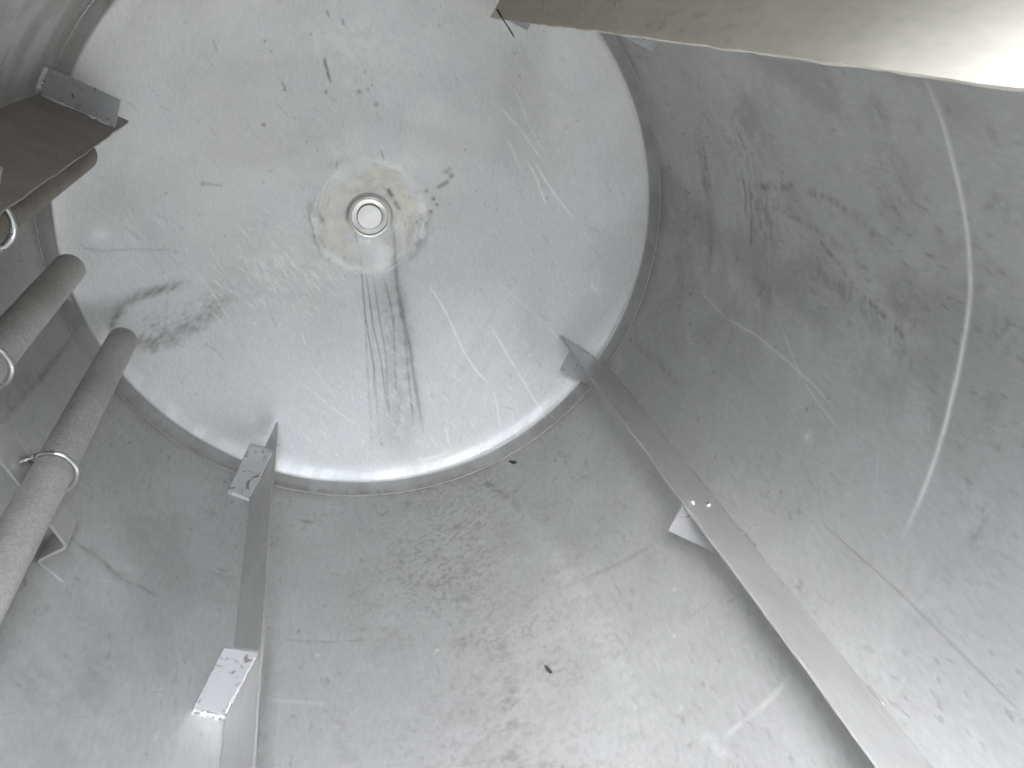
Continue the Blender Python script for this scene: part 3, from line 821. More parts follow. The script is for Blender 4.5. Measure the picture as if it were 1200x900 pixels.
head.stroke([(-0.3351, -0.1391), (-0.3257, -0.1213)], 0.0024, 0.13, 0, 0.00, True)
head.stroke([(-0.4214, -0.1605), (-0.4043, -0.1597)], 0.0028, 0.14, 0, 0.00, True)
head.stroke([(-0.3749, -0.1268), (-0.3576, -0.13)], 0.0020, 0.16, 0, 0.00, True)
head.stroke([(-0.4877, -0.2156), (-0.478, -0.2145)], 0.0022, 0.21, 0, 0.00, True)
head.stroke([(-0.5189, -0.1854), (-0.5101, -0.1779)], 0.0020, 0.25, 0, 0.00, True)
head.stroke([(-0.3723, -0.1628), (-0.3623, -0.1597)], 0.0022, 0.08, 0, 0.00, True)
head.stroke([(-0.4969, -0.1983), (-0.4858, -0.1832)], 0.0028, 0.26, 0, 0.00, True)
head.stroke([(-0.4493, -0.2016), (-0.4375, -0.1994)], 0.0023, 0.17, 0, 0.00, True)
head.stroke([(-0.452, -0.2024), (-0.4422, -0.1948)], 0.0027, 0.21, 0, 0.00, True)
head.stroke([(-0.4666, -0.199), (-0.4601, -0.2003)], 0.0018, 0.18, 0, 0.00, True)
head.stroke([(-0.415, -0.1877), (-0.4064, -0.1845)], 0.0026, 0.14, 0, 0.00, True)
head.stroke([(-0.3222, -0.1445), (-0.32, -0.1369)], 0.0019, 0.05, 0, 0.00, True)
head.stroke([(-0.4382, -0.1907), (-0.4259, -0.1862)], 0.0018, 0.13, 0, 0.00, True)
head.stroke([(-0.4768, -0.2031), (-0.4697, -0.1962)], 0.0017, 0.17, 0, 0.00, True)
head.stroke([(-0.399, -0.166), (-0.3906, -0.1506)], 0.0019, 0.09, 0, 0.00, True)
head.stroke([(-0.3688, -0.1663), (-0.3568, -0.1534)], 0.0023, 0.09, 0, 0.00, True)
head.stroke([(-0.4905, -0.2153), (-0.475, -0.209)], 0.0027, 0.19, 0, 0.00, True)
head.stroke([(-0.3837, -0.1934), (-0.3726, -0.184)], 0.0022, 0.13, 0, 0.00, True)
head.stroke([(-0.4922, -0.2059), (-0.4747, -0.2068)], 0.0023, 0.18, 0, 0.00, True)
head.stroke([(-0.4596, -0.1761), (-0.4483, -0.173)], 0.0028, 0.12, 0, 0.00, True)
head.stroke([(-0.4657, -0.1855), (-0.4511, -0.1776)], 0.0026, 0.24, 0, 0.00, True)
head.stroke([(-0.3955, -0.1951), (-0.383, -0.1903)], 0.0023, 0.11, 0, 0.00, True)
head.stroke([(-0.3784, -0.1732), (-0.3654, -0.1655)], 0.0021, 0.12, 0, 0.00, True)
head.stroke([(-0.3372, -0.1636), (-0.3292, -0.1585)], 0.0028, 0.07, 0, 0.00, True)
head.stroke([(-0.447, -0.2008), (-0.4393, -0.1943)], 0.0028, 0.23, 0, 0.00, True)
head.stroke([(-0.4642, -0.19), (-0.4564, -0.1878)], 0.0019, 0.24, 0, 0.00, True)
head.stroke([(-0.5113, -0.1905), (-0.5042, -0.189)], 0.0022, 0.25, 0, 0.00, True)
head.stroke([(-0.357, -0.1385), (-0.3524, -0.1329)], 0.0020, 0.15, 0, 0.00, True)
head.stroke([(-0.5137, -0.1871), (-0.5045, -0.1867)], 0.0023, 0.13, 0, 0.00, True)
head.stroke([(-0.4787, -0.2058), (-0.4636, -0.1977)], 0.0018, 0.26, 0, 0.00, True)
head.stroke([(-0.3876, -0.1685), (-0.3813, -0.1642)], 0.0026, 0.09, 0, 0.00, True)
head.stroke([(-0.4877, -0.2111), (-0.4838, -0.2046)], 0.0028, 0.20, 0, 0.00, True)
head.stroke([(-0.4462, -0.2052), (-0.4286, -0.2011)], 0.0020, 0.11, 0, 0.00, True)
head.stroke([(-0.4971, -0.2038), (-0.4808, -0.2003)], 0.0017, 0.14, 0, 0.00, True)
head.stroke([(-0.3238, -0.1755), (-0.3147, -0.1708)], 0.0021, 0.13, 0, 0.00, True)
head.stroke([(-0.4271, -0.1862), (-0.4217, -0.1815)], 0.0021, 0.18, 0, 0.00, True)
head.stroke([(-0.3678, -0.1479), (-0.3566, -0.1401)], 0.0022, 0.12, 0, 0.00, True)
head.stroke([(-0.3531, -0.1591), (-0.335, -0.1586)], 0.0027, 0.08, 0, 0.00, True)
head.stroke([(-0.3264, -0.1428), (-0.3179, -0.1367)], 0.0019, 0.06, 0, 0.00, True)
head.stroke([(-0.3295, -0.1167), (-0.3213, -0.1159)], 0.0017, 0.12, 0, 0.00, True)
head.stroke([(-0.3578, -0.1769), (-0.3459, -0.1707)], 0.0026, 0.07, 0, 0.00, True)
head.stroke([(-0.416, -0.1792), (-0.4031, -0.174)], 0.0020, 0.15, 0, 0.00, True)
head.stroke([(-0.4513, -0.1915), (-0.438, -0.1895)], 0.0028, 0.23, 0, 0.00, True)
head.stroke([(-0.3471, -0.1558), (-0.3321, -0.1435)], 0.0020, 0.07, 0, 0.00, True)
head.stroke([(-0.4233, -0.1869), (-0.4124, -0.1769)], 0.0020, 0.21, 0, 0.00, True)
head.stroke([(-0.4366, -0.1768), (-0.421, -0.1704)], 0.0028, 0.16, 0, 0.00, True)
head.stroke([(-0.4365, -0.1888), (-0.4263, -0.1828)], 0.0027, 0.19, 0, 0.00, True)
head.stroke([(-0.5138, -0.1946), (-0.5, -0.183)], 0.0020, 0.16, 0, 0.00, True)
head.stroke([(-0.4105, -0.1944), (-0.3968, -0.1834)], 0.0025, 0.13, 0, 0.00, True)
head.stroke([(-0.4688, -0.1859), (-0.459, -0.1811)], 0.0024, 0.23, 0, 0.00, True)
head.stroke([(-0.4038, -0.1876), (-0.393, -0.1847)], 0.0024, 0.10, 0, 0.00, True)
head.stroke([(-0.5119, -0.1857), (-0.5054, -0.1844)], 0.0022, 0.28, 0, 0.00, True)
head.stroke([(-0.4162, -0.1841), (-0.4072, -0.1688)], 0.0027, 0.14, 0, 0.00, True)
head.stroke([(-0.3807, -0.1896), (-0.3694, -0.1899)], 0.0022, 0.17, 0, 0.00, True)
head.stroke([(-0.4674, -0.2064), (-0.4542, -0.2086)], 0.0017, 0.11, 0, 0.00, True)
head.stroke([(-0.45, -0.2192), (-0.4419, -0.2157)], 0.0020, 0.15, 0, 0.00, True)
head.stroke([(-0.4242, -0.1721), (-0.4103, -0.1685)], 0.0022, 0.10, 0, 0.00, True)
head.stroke([(-0.3246, -0.1353), (-0.3141, -0.1283)], 0.0026, 0.13, 0, 0.00, True)
head.stroke([(-0.5112, -0.2017), (-0.501, -0.1971)], 0.0027, 0.26, 0, 0.00, True)
head.stroke([(-0.4625, -0.1835), (-0.4463, -0.1798)], 0.0019, 0.16, 0, 0.00, True)
head.stroke([(-0.5101, -0.1887), (-0.495, -0.1805)], 0.0022, 0.22, 0, 0.00, True)
head.stroke([(-0.51, -0.1916), (-0.4942, -0.1909)], 0.0023, 0.17, 0, 0.00, True)
head.stroke([(-0.3255, -0.129), (-0.3186, -0.122)], 0.0020, 0.12, 0, 0.00, True)
head.stroke([(-0.5045, -0.1788), (-0.4954, -0.1734)], 0.0025, 0.27, 0, 0.00, True)
head.stroke([(-0.3495, -0.1507), (-0.3433, -0.1458)], 0.0022, 0.09, 0, 0.00, True)
head.stroke([(-0.4879, -0.206), (-0.4746, -0.1967)], 0.0027, 0.13, 0, 0.00, True)
head.stroke([(-0.3394, -0.1382), (-0.3307, -0.1352)], 0.0017, 0.10, 0, 0.00, True)
head.stroke([(-0.4449, -0.2093), (-0.4402, -0.2031)], 0.0021, 0.15, 0, 0.00, True)
head.stroke([(-0.4924, -0.1992), (-0.4784, -0.1969)], 0.0020, 0.13, 0, 0.00, True)
head.stroke([(-0.4865, -0.1855), (-0.4777, -0.1829)], 0.0024, 0.14, 0, 0.00, True)
head.stroke([(-0.3888, -0.1672), (-0.3753, -0.1583)], 0.0021, 0.13, 0, 0.00, True)
head.stroke([(-0.4043, -0.1724), (-0.3984, -0.1674)], 0.0026, 0.18, 0, 0.00, True)
head.stroke([(-0.4272, -0.1806), (-0.4124, -0.171)], 0.0025, 0.12, 0, 0.00, True)
head.stroke([(-0.3548, -0.167), (-0.3378, -0.158)], 0.0023, 0.08, 0, 0.00, True)
head.stroke([(-0.3806, -0.1573), (-0.3669, -0.1575)], 0.0018, 0.13, 0, 0.00, True)
head.stroke([(-0.3544, -0.1373), (-0.3383, -0.1305)], 0.0022, 0.10, 0, 0.00, True)
head.stroke([(-0.4045, -0.1862), (-0.398, -0.1813)], 0.0026, 0.15, 0, 0.00, True)
head.stroke([(-0.4614, -0.2171), (-0.4526, -0.2068)], 0.0028, 0.23, 0, 0.00, True)
head.stroke([(-0.3719, -0.1635), (-0.358, -0.1575)], 0.0025, 0.10, 0, 0.00, True)
head.stroke([(-0.4297, -0.1814), (-0.4168, -0.1734)], 0.0023, 0.14, 0, 0.00, True)
head.stroke([(-0.5077, -0.1828), (-0.495, -0.1752)], 0.0018, 0.18, 0, 0.00, True)
head.stroke([(-0.4914, -0.1873), (-0.484, -0.1858)], 0.0017, 0.19, 0, 0.00, True)
head.stroke([(-0.489, -0.193), (-0.4821, -0.1897)], 0.0023, 0.26, 0, 0.00, True)
head.stroke([(-0.35, -0.138), (-0.3431, -0.1343)], 0.0020, 0.09, 0, 0.00, True)
head.stroke([(-0.3264, -0.1632), (-0.3137, -0.1643)], 0.0022, 0.07, 0, 0.00, True)
head.stroke([(-0.326, -0.1452), (-0.3129, -0.1443)], 0.0019, 0.07, 0, 0.00, True)
head.stroke([(-0.3216, -0.1413), (-0.3106, -0.1258)], 0.0018, 0.10, 0, 0.00, True)
head.stroke([(-0.3707, -0.1657), (-0.3523, -0.1641)], 0.0021, 0.14, 0, 0.00, True)
head.stroke([(-0.4958, -0.1934), (-0.4859, -0.1856)], 0.0021, 0.25, 0, 0.00, True)
head.stroke([(-0.3768, -0.1461), (-0.366, -0.1406)], 0.0026, 0.09, 0, 0.00, True)
head.stroke([(-0.4161, -0.175), (-0.41, -0.1707)], 0.0018, 0.16, 0, 0.00, True)
head.stroke([(-0.4852, -0.2007), (-0.4729, -0.1872)], 0.0026, 0.22, 0, 0.00, True)
head.stroke([(-0.4472, -0.2109), (-0.4326, -0.206)], 0.0028, 0.12, 0, 0.00, True)
head.stroke([(-0.492, -0.2166), (-0.4814, -0.2108)], 0.0025, 0.14, 0, 0.00, True)
head.stroke([(-0.4156, -0.1773), (-0.4095, -0.1706)], 0.0018, 0.16, 0, 0.00, True)
head.stroke([(-0.3435, -0.1491), (-0.3363, -0.1458)], 0.0026, 0.09, 0, 0.00, True)
head.stroke([(-0.4289, -0.2076), (-0.42, -0.2032)], 0.0025, 0.09, 0, 0.00, True)
head.stroke([(-0.4708, -0.196), (-0.4651, -0.1918)], 0.0022, 0.15, 0, 0.00, True)
head.stroke([(-0.3213, -0.1554), (-0.3097, -0.1542)], 0.0027, 0.09, 0, 0.00, True)
head.stroke([(-0.3891, -0.1694), (-0.3772, -0.1665)], 0.0026, 0.11, 0, 0.00, True)
head.stroke([(-0.4824, -0.1949), (-0.473, -0.1913)], 0.0023, 0.19, 0, 0.00, True)
head.stroke([(-0.4024, -0.1807), (-0.3958, -0.1781)], 0.0021, 0.10, 0, 0.00, True)
head.stroke([(-0.4088, -0.1816), (-0.3952, -0.1834)], 0.0025, 0.17, 0, 0.00, True)
head.stroke([(-0.4207, -0.1776), (-0.4136, -0.1752)], 0.0026, 0.15, 0, 0.00, True)
head.stroke([(-0.5046, -0.2055), (-0.4935, -0.1973)], 0.0021, 0.14, 0, 0.00, True)
head.stroke([(-0.3185, -0.1403), (-0.2996, -0.1367)], 0.0018, 0.09, 0, 0.00, True)
head.stroke([(-0.4275, -0.19), (-0.4166, -0.1938)], 0.0017, 0.15, 0, 0.00, True)
head.stroke([(-0.5269, -0.1761), (-0.5181, -0.1605)], 0.0017, 0.25, 0, 0.00, True)
head.stroke([(-0.4675, -0.1879), (-0.4581, -0.184)], 0.0018, 0.19, 0, 0.00, True)
head.stroke([(-0.509, -0.1939), (-0.4934, -0.1861)], 0.0018, 0.13, 0, 0.00, True)
head.stroke([(-0.3773, -0.1443), (-0.3662, -0.1372)], 0.0024, 0.08, 0, 0.00, True)
head.stroke([(-0.3941, -0.1421), (-0.388, -0.1387)], 0.0017, 0.15, 0, 0.00, True)
head.stroke([(-0.3393, -0.1267), (-0.326, -0.1237)], 0.0021, 0.09, 0, 0.00, True)
head.stroke([(-0.399, -0.191), (-0.3845, -0.1849)], 0.0020, 0.13, 0, 0.00, True)
head.stroke([(-0.478, -0.1882), (-0.4632, -0.1875)], 0.0028, 0.18, 0, 0.00, True)
head.stroke([(-0.4877, -0.198), (-0.479, -0.1949)], 0.0023, 0.21, 0, 0.00, True)
head.stroke([(-0.4784, -0.2015), (-0.4703, -0.199)], 0.0022, 0.14, 0, 0.00, True)
head.stroke([(-0.3464, -0.1382), (-0.336, -0.1315)], 0.0017, 0.12, 0, 0.00, True)
head.stroke([(-0.3742, -0.151), (-0.3642, -0.1506)], 0.0019, 0.09, 0, 0.00, True)
head.stroke([(-0.4914, -0.1869), (-0.48, -0.1766)], 0.0017, 0.23, 0, 0.00, True)
head.stroke([(-0.4302, -0.1795), (-0.4187, -0.1775)], 0.0019, 0.14, 0, 0.00, True)
head.stroke([(-0.3938, -0.17), (-0.3896, -0.1612)], 0.0027, 0.16, 0, 0.00, True)
head.stroke([(-0.3773, -0.1746), (-0.3627, -0.1671)], 0.0028, 0.08, 0, 0.00, True)
head.stroke([(-0.4005, -0.1911), (-0.3857, -0.1823)], 0.0028, 0.13, 0, 0.00, True)
head.stroke([(-0.4977, -0.2008), (-0.4868, -0.2032)], 0.0020, 0.19, 0, 0.00, True)
head.stroke([(-0.3347, -0.143), (-0.3175, -0.1358)], 0.0020, 0.09, 0, 0.00, True)
head.stroke([(-0.3251, -0.1365), (-0.3081, -0.1307)], 0.0020, 0.07, 0, 0.00, True)
head.stroke([(-0.3319, -0.1453), (-0.3213, -0.1481)], 0.0020, 0.07, 0, 0.00, True)
head.stroke([(-0.4167, -0.1741), (-0.4058, -0.1671)], 0.0020, 0.19, 0, 0.00, True)
head.stroke([(-0.3334, -0.1428), (-0.3292, -0.1357)], 0.0020, 0.07, 0, 0.00, True)
head.stroke([(-0.4914, -0.2222), (-0.477, -0.2128)], 0.0023, 0.13, 0, 0.00, True)
head.stroke([(-0.4332, -0.2174), (-0.4236, -0.2157)], 0.0020, 0.22, 0, 0.00, True)
head.stroke([(-0.4858, -0.2092), (-0.4737, -0.2014)], 0.0018, 0.25, 0, 0.00, True)
head.stroke([(-0.4471, -0.1852), (-0.4337, -0.1848)], 0.0019, 0.11, 0, 0.00, True)
head.stroke([(-0.4012, -0.2071), (-0.3909, -0.2035)], 0.0019, 0.12, 0, 0.00, True)
head.stroke([(-0.5061, -0.187), (-0.4953, -0.1866)], 0.0020, 0.16, 0, 0.00, True)
head.stroke([(-0.4256, -0.1914), (-0.414, -0.1798)], 0.0022, 0.10, 0, 0.00, True)
head.stroke([(-0.4922, -0.2063), (-0.4839, -0.1986)], 0.0022, 0.25, 0, 0.00, True)
head.stroke([(-0.4515, -0.1888), (-0.445, -0.1875)], 0.0023, 0.16, 0, 0.00, True)
head.stroke([(-0.4271, -0.1756), (-0.4128, -0.1707)], 0.0019, 0.21, 0, 0.00, True)
head.stroke([(-0.5036, -0.1979), (-0.4906, -0.1891)], 0.0019, 0.13, 0, 0.00, True)
head.stroke([(-0.4115, -0.1977), (-0.4013, -0.1828)], 0.0028, 0.09, 0, 0.00, True)
head.stroke([(-0.4455, -0.2117), (-0.4337, -0.2108)], 0.0025, 0.21, 0, 0.00, True)
head.stroke([(-0.3228, -0.1239), (-0.3154, -0.1115)], 0.0018, 0.11, 0, 0.00, True)
head.stroke([(-0.5052, -0.2098), (-0.4958, -0.2089)], 0.0024, 0.12, 0, 0.00, True)
head.stroke([(-0.4857, -0.1993), (-0.4749, -0.1929)], 0.0027, 0.14, 0, 0.00, True)
head.stroke([(-0.3807, -0.1684), (-0.3702, -0.1552)], 0.0025, 0.07, 0, 0.00, True)
head.stroke([(-0.496, -0.17), (-0.4887, -0.1645)], 0.0023, 0.13, 0, 0.00, True)
head.stroke([(-0.3549, -0.1388), (-0.3407, -0.1341)], 0.0018, 0.13, 0, 0.00, True)
head.stroke([(-0.3596, -0.1642), (-0.3517, -0.158)], 0.0019, 0.15, 0, 0.00, True)
head.stroke([(-0.439, -0.1812), (-0.4246, -0.1786)], 0.0020, 0.14, 0, 0.00, True)
head.stroke([(-0.3676, -0.1635), (-0.3616, -0.1583)], 0.0028, 0.14, 0, 0.00, True)
head.stroke([(-0.4087, -0.1568), (-0.3971, -0.1572)], 0.0019, 0.09, 0, 0.00, True)
head.stroke([(-0.4572, -0.1876), (-0.4427, -0.1769)], 0.0024, 0.16, 0, 0.00, True)
head.stroke([(-0.3927, -0.1608), (-0.3829, -0.1522)], 0.0023, 0.13, 0, 0.00, True)
head.stroke([(-0.3528, -0.1619), (-0.3424, -0.1629)], 0.0027, 0.07, 0, 0.00, True)
head.stroke([(-0.4305, -0.1716), (-0.4218, -0.1693)], 0.0020, 0.10, 0, 0.00, True)
head.stroke([(-0.41, -0.1837), (-0.402, -0.1798)], 0.0019, 0.20, 0, 0.00, True)
head.stroke([(-0.4349, -0.1822), (-0.4225, -0.1744)], 0.0026, 0.18, 0, 0.00, True)
head.stroke([(-0.5288, -0.1693), (-0.5224, -0.1674)], 0.0025, 0.18, 0, 0.00, True)
head.stroke([(-0.4702, -0.187), (-0.4609, -0.1782)], 0.0026, 0.18, 0, 0.00, True)
head.stroke([(-0.4538, -0.2108), (-0.4434, -0.2079)], 0.0023, 0.15, 0, 0.00, True)
head.stroke([(-0.5239, -0.1891), (-0.5171, -0.1862)], 0.0026, 0.23, 0, 0.00, True)
head.stroke([(-0.4805, -0.1952), (-0.4756, -0.1893)], 0.0025, 0.14, 0, 0.00, True)
head.stroke([(-0.3188, -0.1411), (-0.309, -0.1386)], 0.0027, 0.11, 0, 0.00, True)
head.stroke([(-0.4043, -0.1903), (-0.3894, -0.188)], 0.0017, 0.19, 0, 0.00, True)
head.stroke([(-0.3484, -0.1701), (-0.3367, -0.161)], 0.0029, 0.08, 0, 0.00, True)
head.stroke([(-0.4639, -0.2032), (-0.4488, -0.1987)], 0.0017, 0.21, 0, 0.00, True)
head.stroke([(-0.4421, -0.2096), (-0.4316, -0.1983)], 0.0027, 0.10, 0, 0.00, True)
head.stroke([(-0.4756, -0.1902), (-0.4618, -0.1878)], 0.0027, 0.22, 0, 0.00, True)
head.stroke([(-0.3356, -0.1393), (-0.3256, -0.1301)], 0.0026, 0.12, 0, 0.00, True)
head.stroke([(-0.4533, -0.1862), (-0.4442, -0.1855)], 0.0027, 0.10, 0, 0.00, True)
head.stroke([(-0.3938, -0.1676), (-0.3813, -0.1619)], 0.0022, 0.18, 0, 0.00, True)
head.stroke([(-0.3489, -0.1274), (-0.3361, -0.1144)], 0.0019, 0.13, 0, 0.00, True)
head.stroke([(-0.3492, -0.1744), (-0.3387, -0.1689)], 0.0019, 0.12, 0, 0.00, True)
head.stroke([(-0.4854, -0.2007), (-0.4745, -0.1878)], 0.0020, 0.16, 0, 0.00, True)
head.stroke([(-0.3412, -0.1397), (-0.3305, -0.1303)], 0.0022, 0.11, 0, 0.00, True)
head.stroke([(-0.4213, -0.1797), (-0.4061, -0.1878)], 0.0026, 0.12, 0, 0.00, True)
head.stroke([(-0.4896, -0.1977), (-0.4819, -0.1848)], 0.0019, 0.22, 0, 0.00, True)
head.stroke([(-0.4208, -0.1755), (-0.409, -0.174)], 0.0024, 0.18, 0, 0.00, True)
head.stroke([(-0.3203, -0.1487), (-0.3021, -0.1452)], 0.0025, 0.09, 0, 0.00, True)
head.stroke([(-0.345, -0.1728), (-0.3312, -0.1679)], 0.0024, 0.09, 0, 0.00, True)
head.stroke([(-0.3954, -0.1636), (-0.3857, -0.1621)], 0.0028, 0.12, 0, 0.00, True)
head.stroke([(-0.4207, -0.1544), (-0.4111, -0.145)], 0.0018, 0.14, 0, 0.00, True)
head.stroke([(-0.3773, -0.142), (-0.3632, -0.1325)], 0.0017, 0.09, 0, 0.00, True)
head.stroke([(-0.4145, -0.1709), (-0.3982, -0.1654)], 0.0024, 0.09, 0, 0.00, True)
head.stroke([(-0.3755, -0.1158), (-0.3641, -0.117)], 0.0017, 0.11, 0, 0.00, True)
head.stroke([(-0.4806, -0.1612), (-0.473, -0.1624)], 0.0023, 0.19, 0, 0.00, True)
head.stroke([(-0.4074, -0.1322), (-0.3912, -0.1324)], 0.0023, 0.11, 0, 0.00, True)
head.stroke([(-0.4534, -0.1113), (-0.4362, -0.1135)], 0.0016, 0.09, 0, 0.00, True)
head.stroke([(-0.4571, -0.162), (-0.4501, -0.1566)], 0.0025, 0.09, 0, 0.00, True)
head.stroke([(-0.3542, -0.0948), (-0.3382, -0.0903)], 0.0019, 0.08, 0, 0.00, True)
head.stroke([(-0.4293, -0.156), (-0.4153, -0.1509)], 0.0023, 0.09, 0, 0.00, True)
head.stroke([(-0.3655, -0.1447), (-0.3577, -0.1438)], 0.0021, 0.10, 0, 0.00, True)
head.stroke([(-0.415, -0.1607), (-0.4012, -0.1572)], 0.0020, 0.14, 0, 0.00, True)
head.stroke([(-0.4784, -0.1787), (-0.4665, -0.167)], 0.0020, 0.09, 0, 0.00, True)
head.stroke([(-0.4662, -0.157), (-0.4593, -0.1532)], 0.0025, 0.18, 0, 0.00, True)
head.stroke([(-0.3606, -0.1491), (-0.348, -0.1361)], 0.0025, 0.08, 0, 0.00, True)
head.stroke([(-0.4262, -0.1624), (-0.4174, -0.1584)], 0.0022, 0.07, 0, 0.00, True)
head.stroke([(-0.3527, -0.1058), (-0.3388, -0.094)], 0.0019, 0.08, 0, 0.00, True)
head.stroke([(-0.3484, -0.1314), (-0.3325, -0.1266)], 0.0027, 0.08, 0, 0.00, True)
head.stroke([(-0.4321, -0.1482), (-0.4239, -0.1432)], 0.0021, 0.14, 0, 0.00, True)
head.stroke([(-0.477, -0.1654), (-0.4612, -0.1571)], 0.0019, 0.18, 0, 0.00, True)
head.stroke([(-0.3645, -0.1584), (-0.3513, -0.1501)], 0.0020, 0.10, 0, 0.00, True)
head.stroke([(-0.4711, -0.1787), (-0.4655, -0.1736)], 0.0027, 0.12, 0, 0.00, True)
head.stroke([(-0.4809, -0.1616), (-0.4719, -0.1581)], 0.0025, 0.20, 0, 0.00, True)
head.stroke([(-0.3924, -0.1679), (-0.3826, -0.155)], 0.0021, 0.07, 0, 0.00, True)
head.stroke([(-0.4705, -0.1488), (-0.4572, -0.1413)], 0.0020, 0.14, 0, 0.00, True)
head.stroke([(-0.4115, -0.1443), (-0.4032, -0.1388)], 0.0025, 0.08, 0, 0.00, True)
head.stroke([(-0.3871, -0.1632), (-0.371, -0.1538)], 0.0024, 0.12, 0, 0.00, True)
head.stroke([(-0.4127, -0.1529), (-0.407, -0.1452)], 0.0023, 0.11, 0, 0.00, True)
head.stroke([(-0.4269, -0.1332), (-0.4181, -0.1185)], 0.0026, 0.07, 0, 0.00, True)
head.stroke([(-0.3934, -0.1151), (-0.3894, -0.1091)], 0.0018, 0.12, 0, 0.00, True)
head.stroke([(-0.4374, -0.1494), (-0.4296, -0.1403)], 0.0021, 0.12, 0, 0.00, True)
head.stroke([(-0.3516, -0.1002), (-0.3427, -0.0943)], 0.0025, 0.07, 0, 0.00, True)
head.stroke([(-0.3792, -0.1478), (-0.3632, -0.138)], 0.0024, 0.07, 0, 0.00, True)
head.stroke([(-0.4197, -0.1646), (-0.4039, -0.1595)], 0.0025, 0.14, 0, 0.00, True)
head.stroke([(-0.4641, -0.1735), (-0.4523, -0.1707)], 0.0025, 0.11, 0, 0.00, True)
head.stroke([(-0.3845, -0.1301), (-0.3707, -0.1208)], 0.0017, 0.09, 0, 0.00, True)
head.stroke([(-0.459, -0.1791), (-0.4472, -0.1748)], 0.0024, 0.12, 0, 0.00, True)
head.stroke([(-0.3519, -0.136), (-0.3462, -0.1317)], 0.0028, 0.06, 0, 0.00, True)
head.stroke([(-0.4729, -0.1732), (-0.4645, -0.1735)], 0.0021, 0.16, 0, 0.00, True)
head.stroke([(-0.4444, -0.1318), (-0.4362, -0.1168)], 0.0024, 0.13, 0, 0.00, True)
head.stroke([(-0.4489, -0.1409), (-0.4392, -0.1307)], 0.0022, 0.15, 0, 0.00, True)
head.stroke([(-0.4633, -0.1481), (-0.461, -0.1408)], 0.0019, 0.18, 0, 0.00, True)
head.stroke([(-0.4767, -0.1712), (-0.4715, -0.1655)], 0.0024, 0.08, 0, 0.00, True)
head.stroke([(-0.3678, -0.1245), (-0.351, -0.1291)], 0.0018, 0.07, 0, 0.00, True)
head.stroke([(-0.4684, -0.1606), (-0.4622, -0.1564)], 0.0018, 0.18, 0, 0.00, True)
head.stroke([(-0.4564, -0.1499), (-0.4438, -0.1484)], 0.0021, 0.18, 0, 0.00, True)
head.stroke([(-0.4483, -0.1218), (-0.4395, -0.1185)], 0.0018, 0.15, 0, 0.00, True)
head.stroke([(-0.4385, -0.1828), (-0.4307, -0.1743)], 0.0020, 0.08, 0, 0.00, True)
head.stroke([(-0.3647, -0.1211), (-0.3562, -0.118)], 0.0019, 0.09, 0, 0.00, True)
head.stroke([(-0.4767, -0.1375), (-0.4662, -0.1302)], 0.0022, 0.13, 0, 0.00, True)
head.stroke([(-0.4592, -0.1758), (-0.4522, -0.1635)], 0.0019, 0.18, 0, 0.00, True)
head.stroke([(-0.4587, -0.1711), (-0.4427, -0.1708)], 0.0023, 0.09, 0, 0.00, True)
head.stroke([(-0.3427, -0.1405), (-0.3242, -0.1366)], 0.0026, 0.07, 0, 0.00, True)
head.stroke([(-0.4775, -0.1724), (-0.4723, -0.1678)], 0.0026, 0.19, 0, 0.00, True)
head.stroke([(-0.4914, -0.1261), (-0.4816, -0.1236)], 0.0020, 0.18, 0, 0.00, True)
head.stroke([(-0.4174, -0.1897), (-0.4021, -0.1822)], 0.0025, 0.08, 0, 0.00, True)
head.stroke([(-0.3932, -0.1271), (-0.382, -0.1189)], 0.0020, 0.06, 0, 0.00, True)
head.stroke([(-0.3565, -0.1289), (-0.3388, -0.1225)], 0.0023, 0.08, 0, 0.00, True)
head.stroke([(-0.4387, -0.166), (-0.4228, -0.1628)], 0.0020, 0.16, 0, 0.00, True)
head.stroke([(-0.4441, -0.1662), (-0.434, -0.1596)], 0.0018, 0.08, 0, 0.00, True)
head.stroke([(-0.4167, -0.138), (-0.4077, -0.1367)], 0.0020, 0.09, 0, 0.00, True)
head.stroke([(-0.3531, -0.1515), (-0.3366, -0.1466)], 0.0024, 0.05, 0, 0.00, True)
head.stroke([(-0.3403, -0.1381), (-0.3335, -0.1356)], 0.0022, 0.08, 0, 0.00, True)
head.stroke([(-0.4509, -0.1507), (-0.4436, -0.1518)], 0.0016, 0.14, 0, 0.00, True)
head.stroke([(-0.48, -0.1518), (-0.468, -0.1455)], 0.0026, 0.14, 0, 0.00, True)
head.stroke([(-0.455, -0.1383), (-0.4497, -0.1329)], 0.0019, 0.11, 0, 0.00, True)
head.stroke([(-0.4167, -0.1493), (-0.4072, -0.1497)], 0.0027, 0.09, 0, 0.00, True)
head.stroke([(-0.4566, -0.167), (-0.4481, -0.1638)], 0.0027, 0.12, 0, 0.00, True)
head.stroke([(-0.4148, -0.1996), (-0.402, -0.1896)], 0.0019, 0.09, 0, 0.00, True)
head.stroke([(-0.4161, -0.1523), (-0.4071, -0.151)], 0.0019, 0.13, 0, 0.00, True)
head.stroke([(-0.4058, -0.13), (-0.3926, -0.1255)], 0.0025, 0.06, 0, 0.00, True)
head.stroke([(-0.3693, -0.1219), (-0.3523, -0.1149)], 0.0026, 0.06, 0, 0.00, True)
head.stroke([(-0.4909, -0.1452), (-0.4807, -0.142)], 0.0017, 0.16, 0, 0.00, True)
head.stroke([(-0.4531, -0.1599), (-0.4461, -0.152)], 0.0026, 0.12, 0, 0.00, True)
head.stroke([(-0.4787, -0.1605), (-0.468, -0.1567)], 0.0027, 0.19, 0, 0.00, True)
head.stroke([(-0.3924, -0.1542), (-0.3835, -0.1519)], 0.0021, 0.10, 0, 0.00, True)
head.stroke([(-0.4914, -0.1443), (-0.4787, -0.1384)], 0.0026, 0.13, 0, 0.00, True)
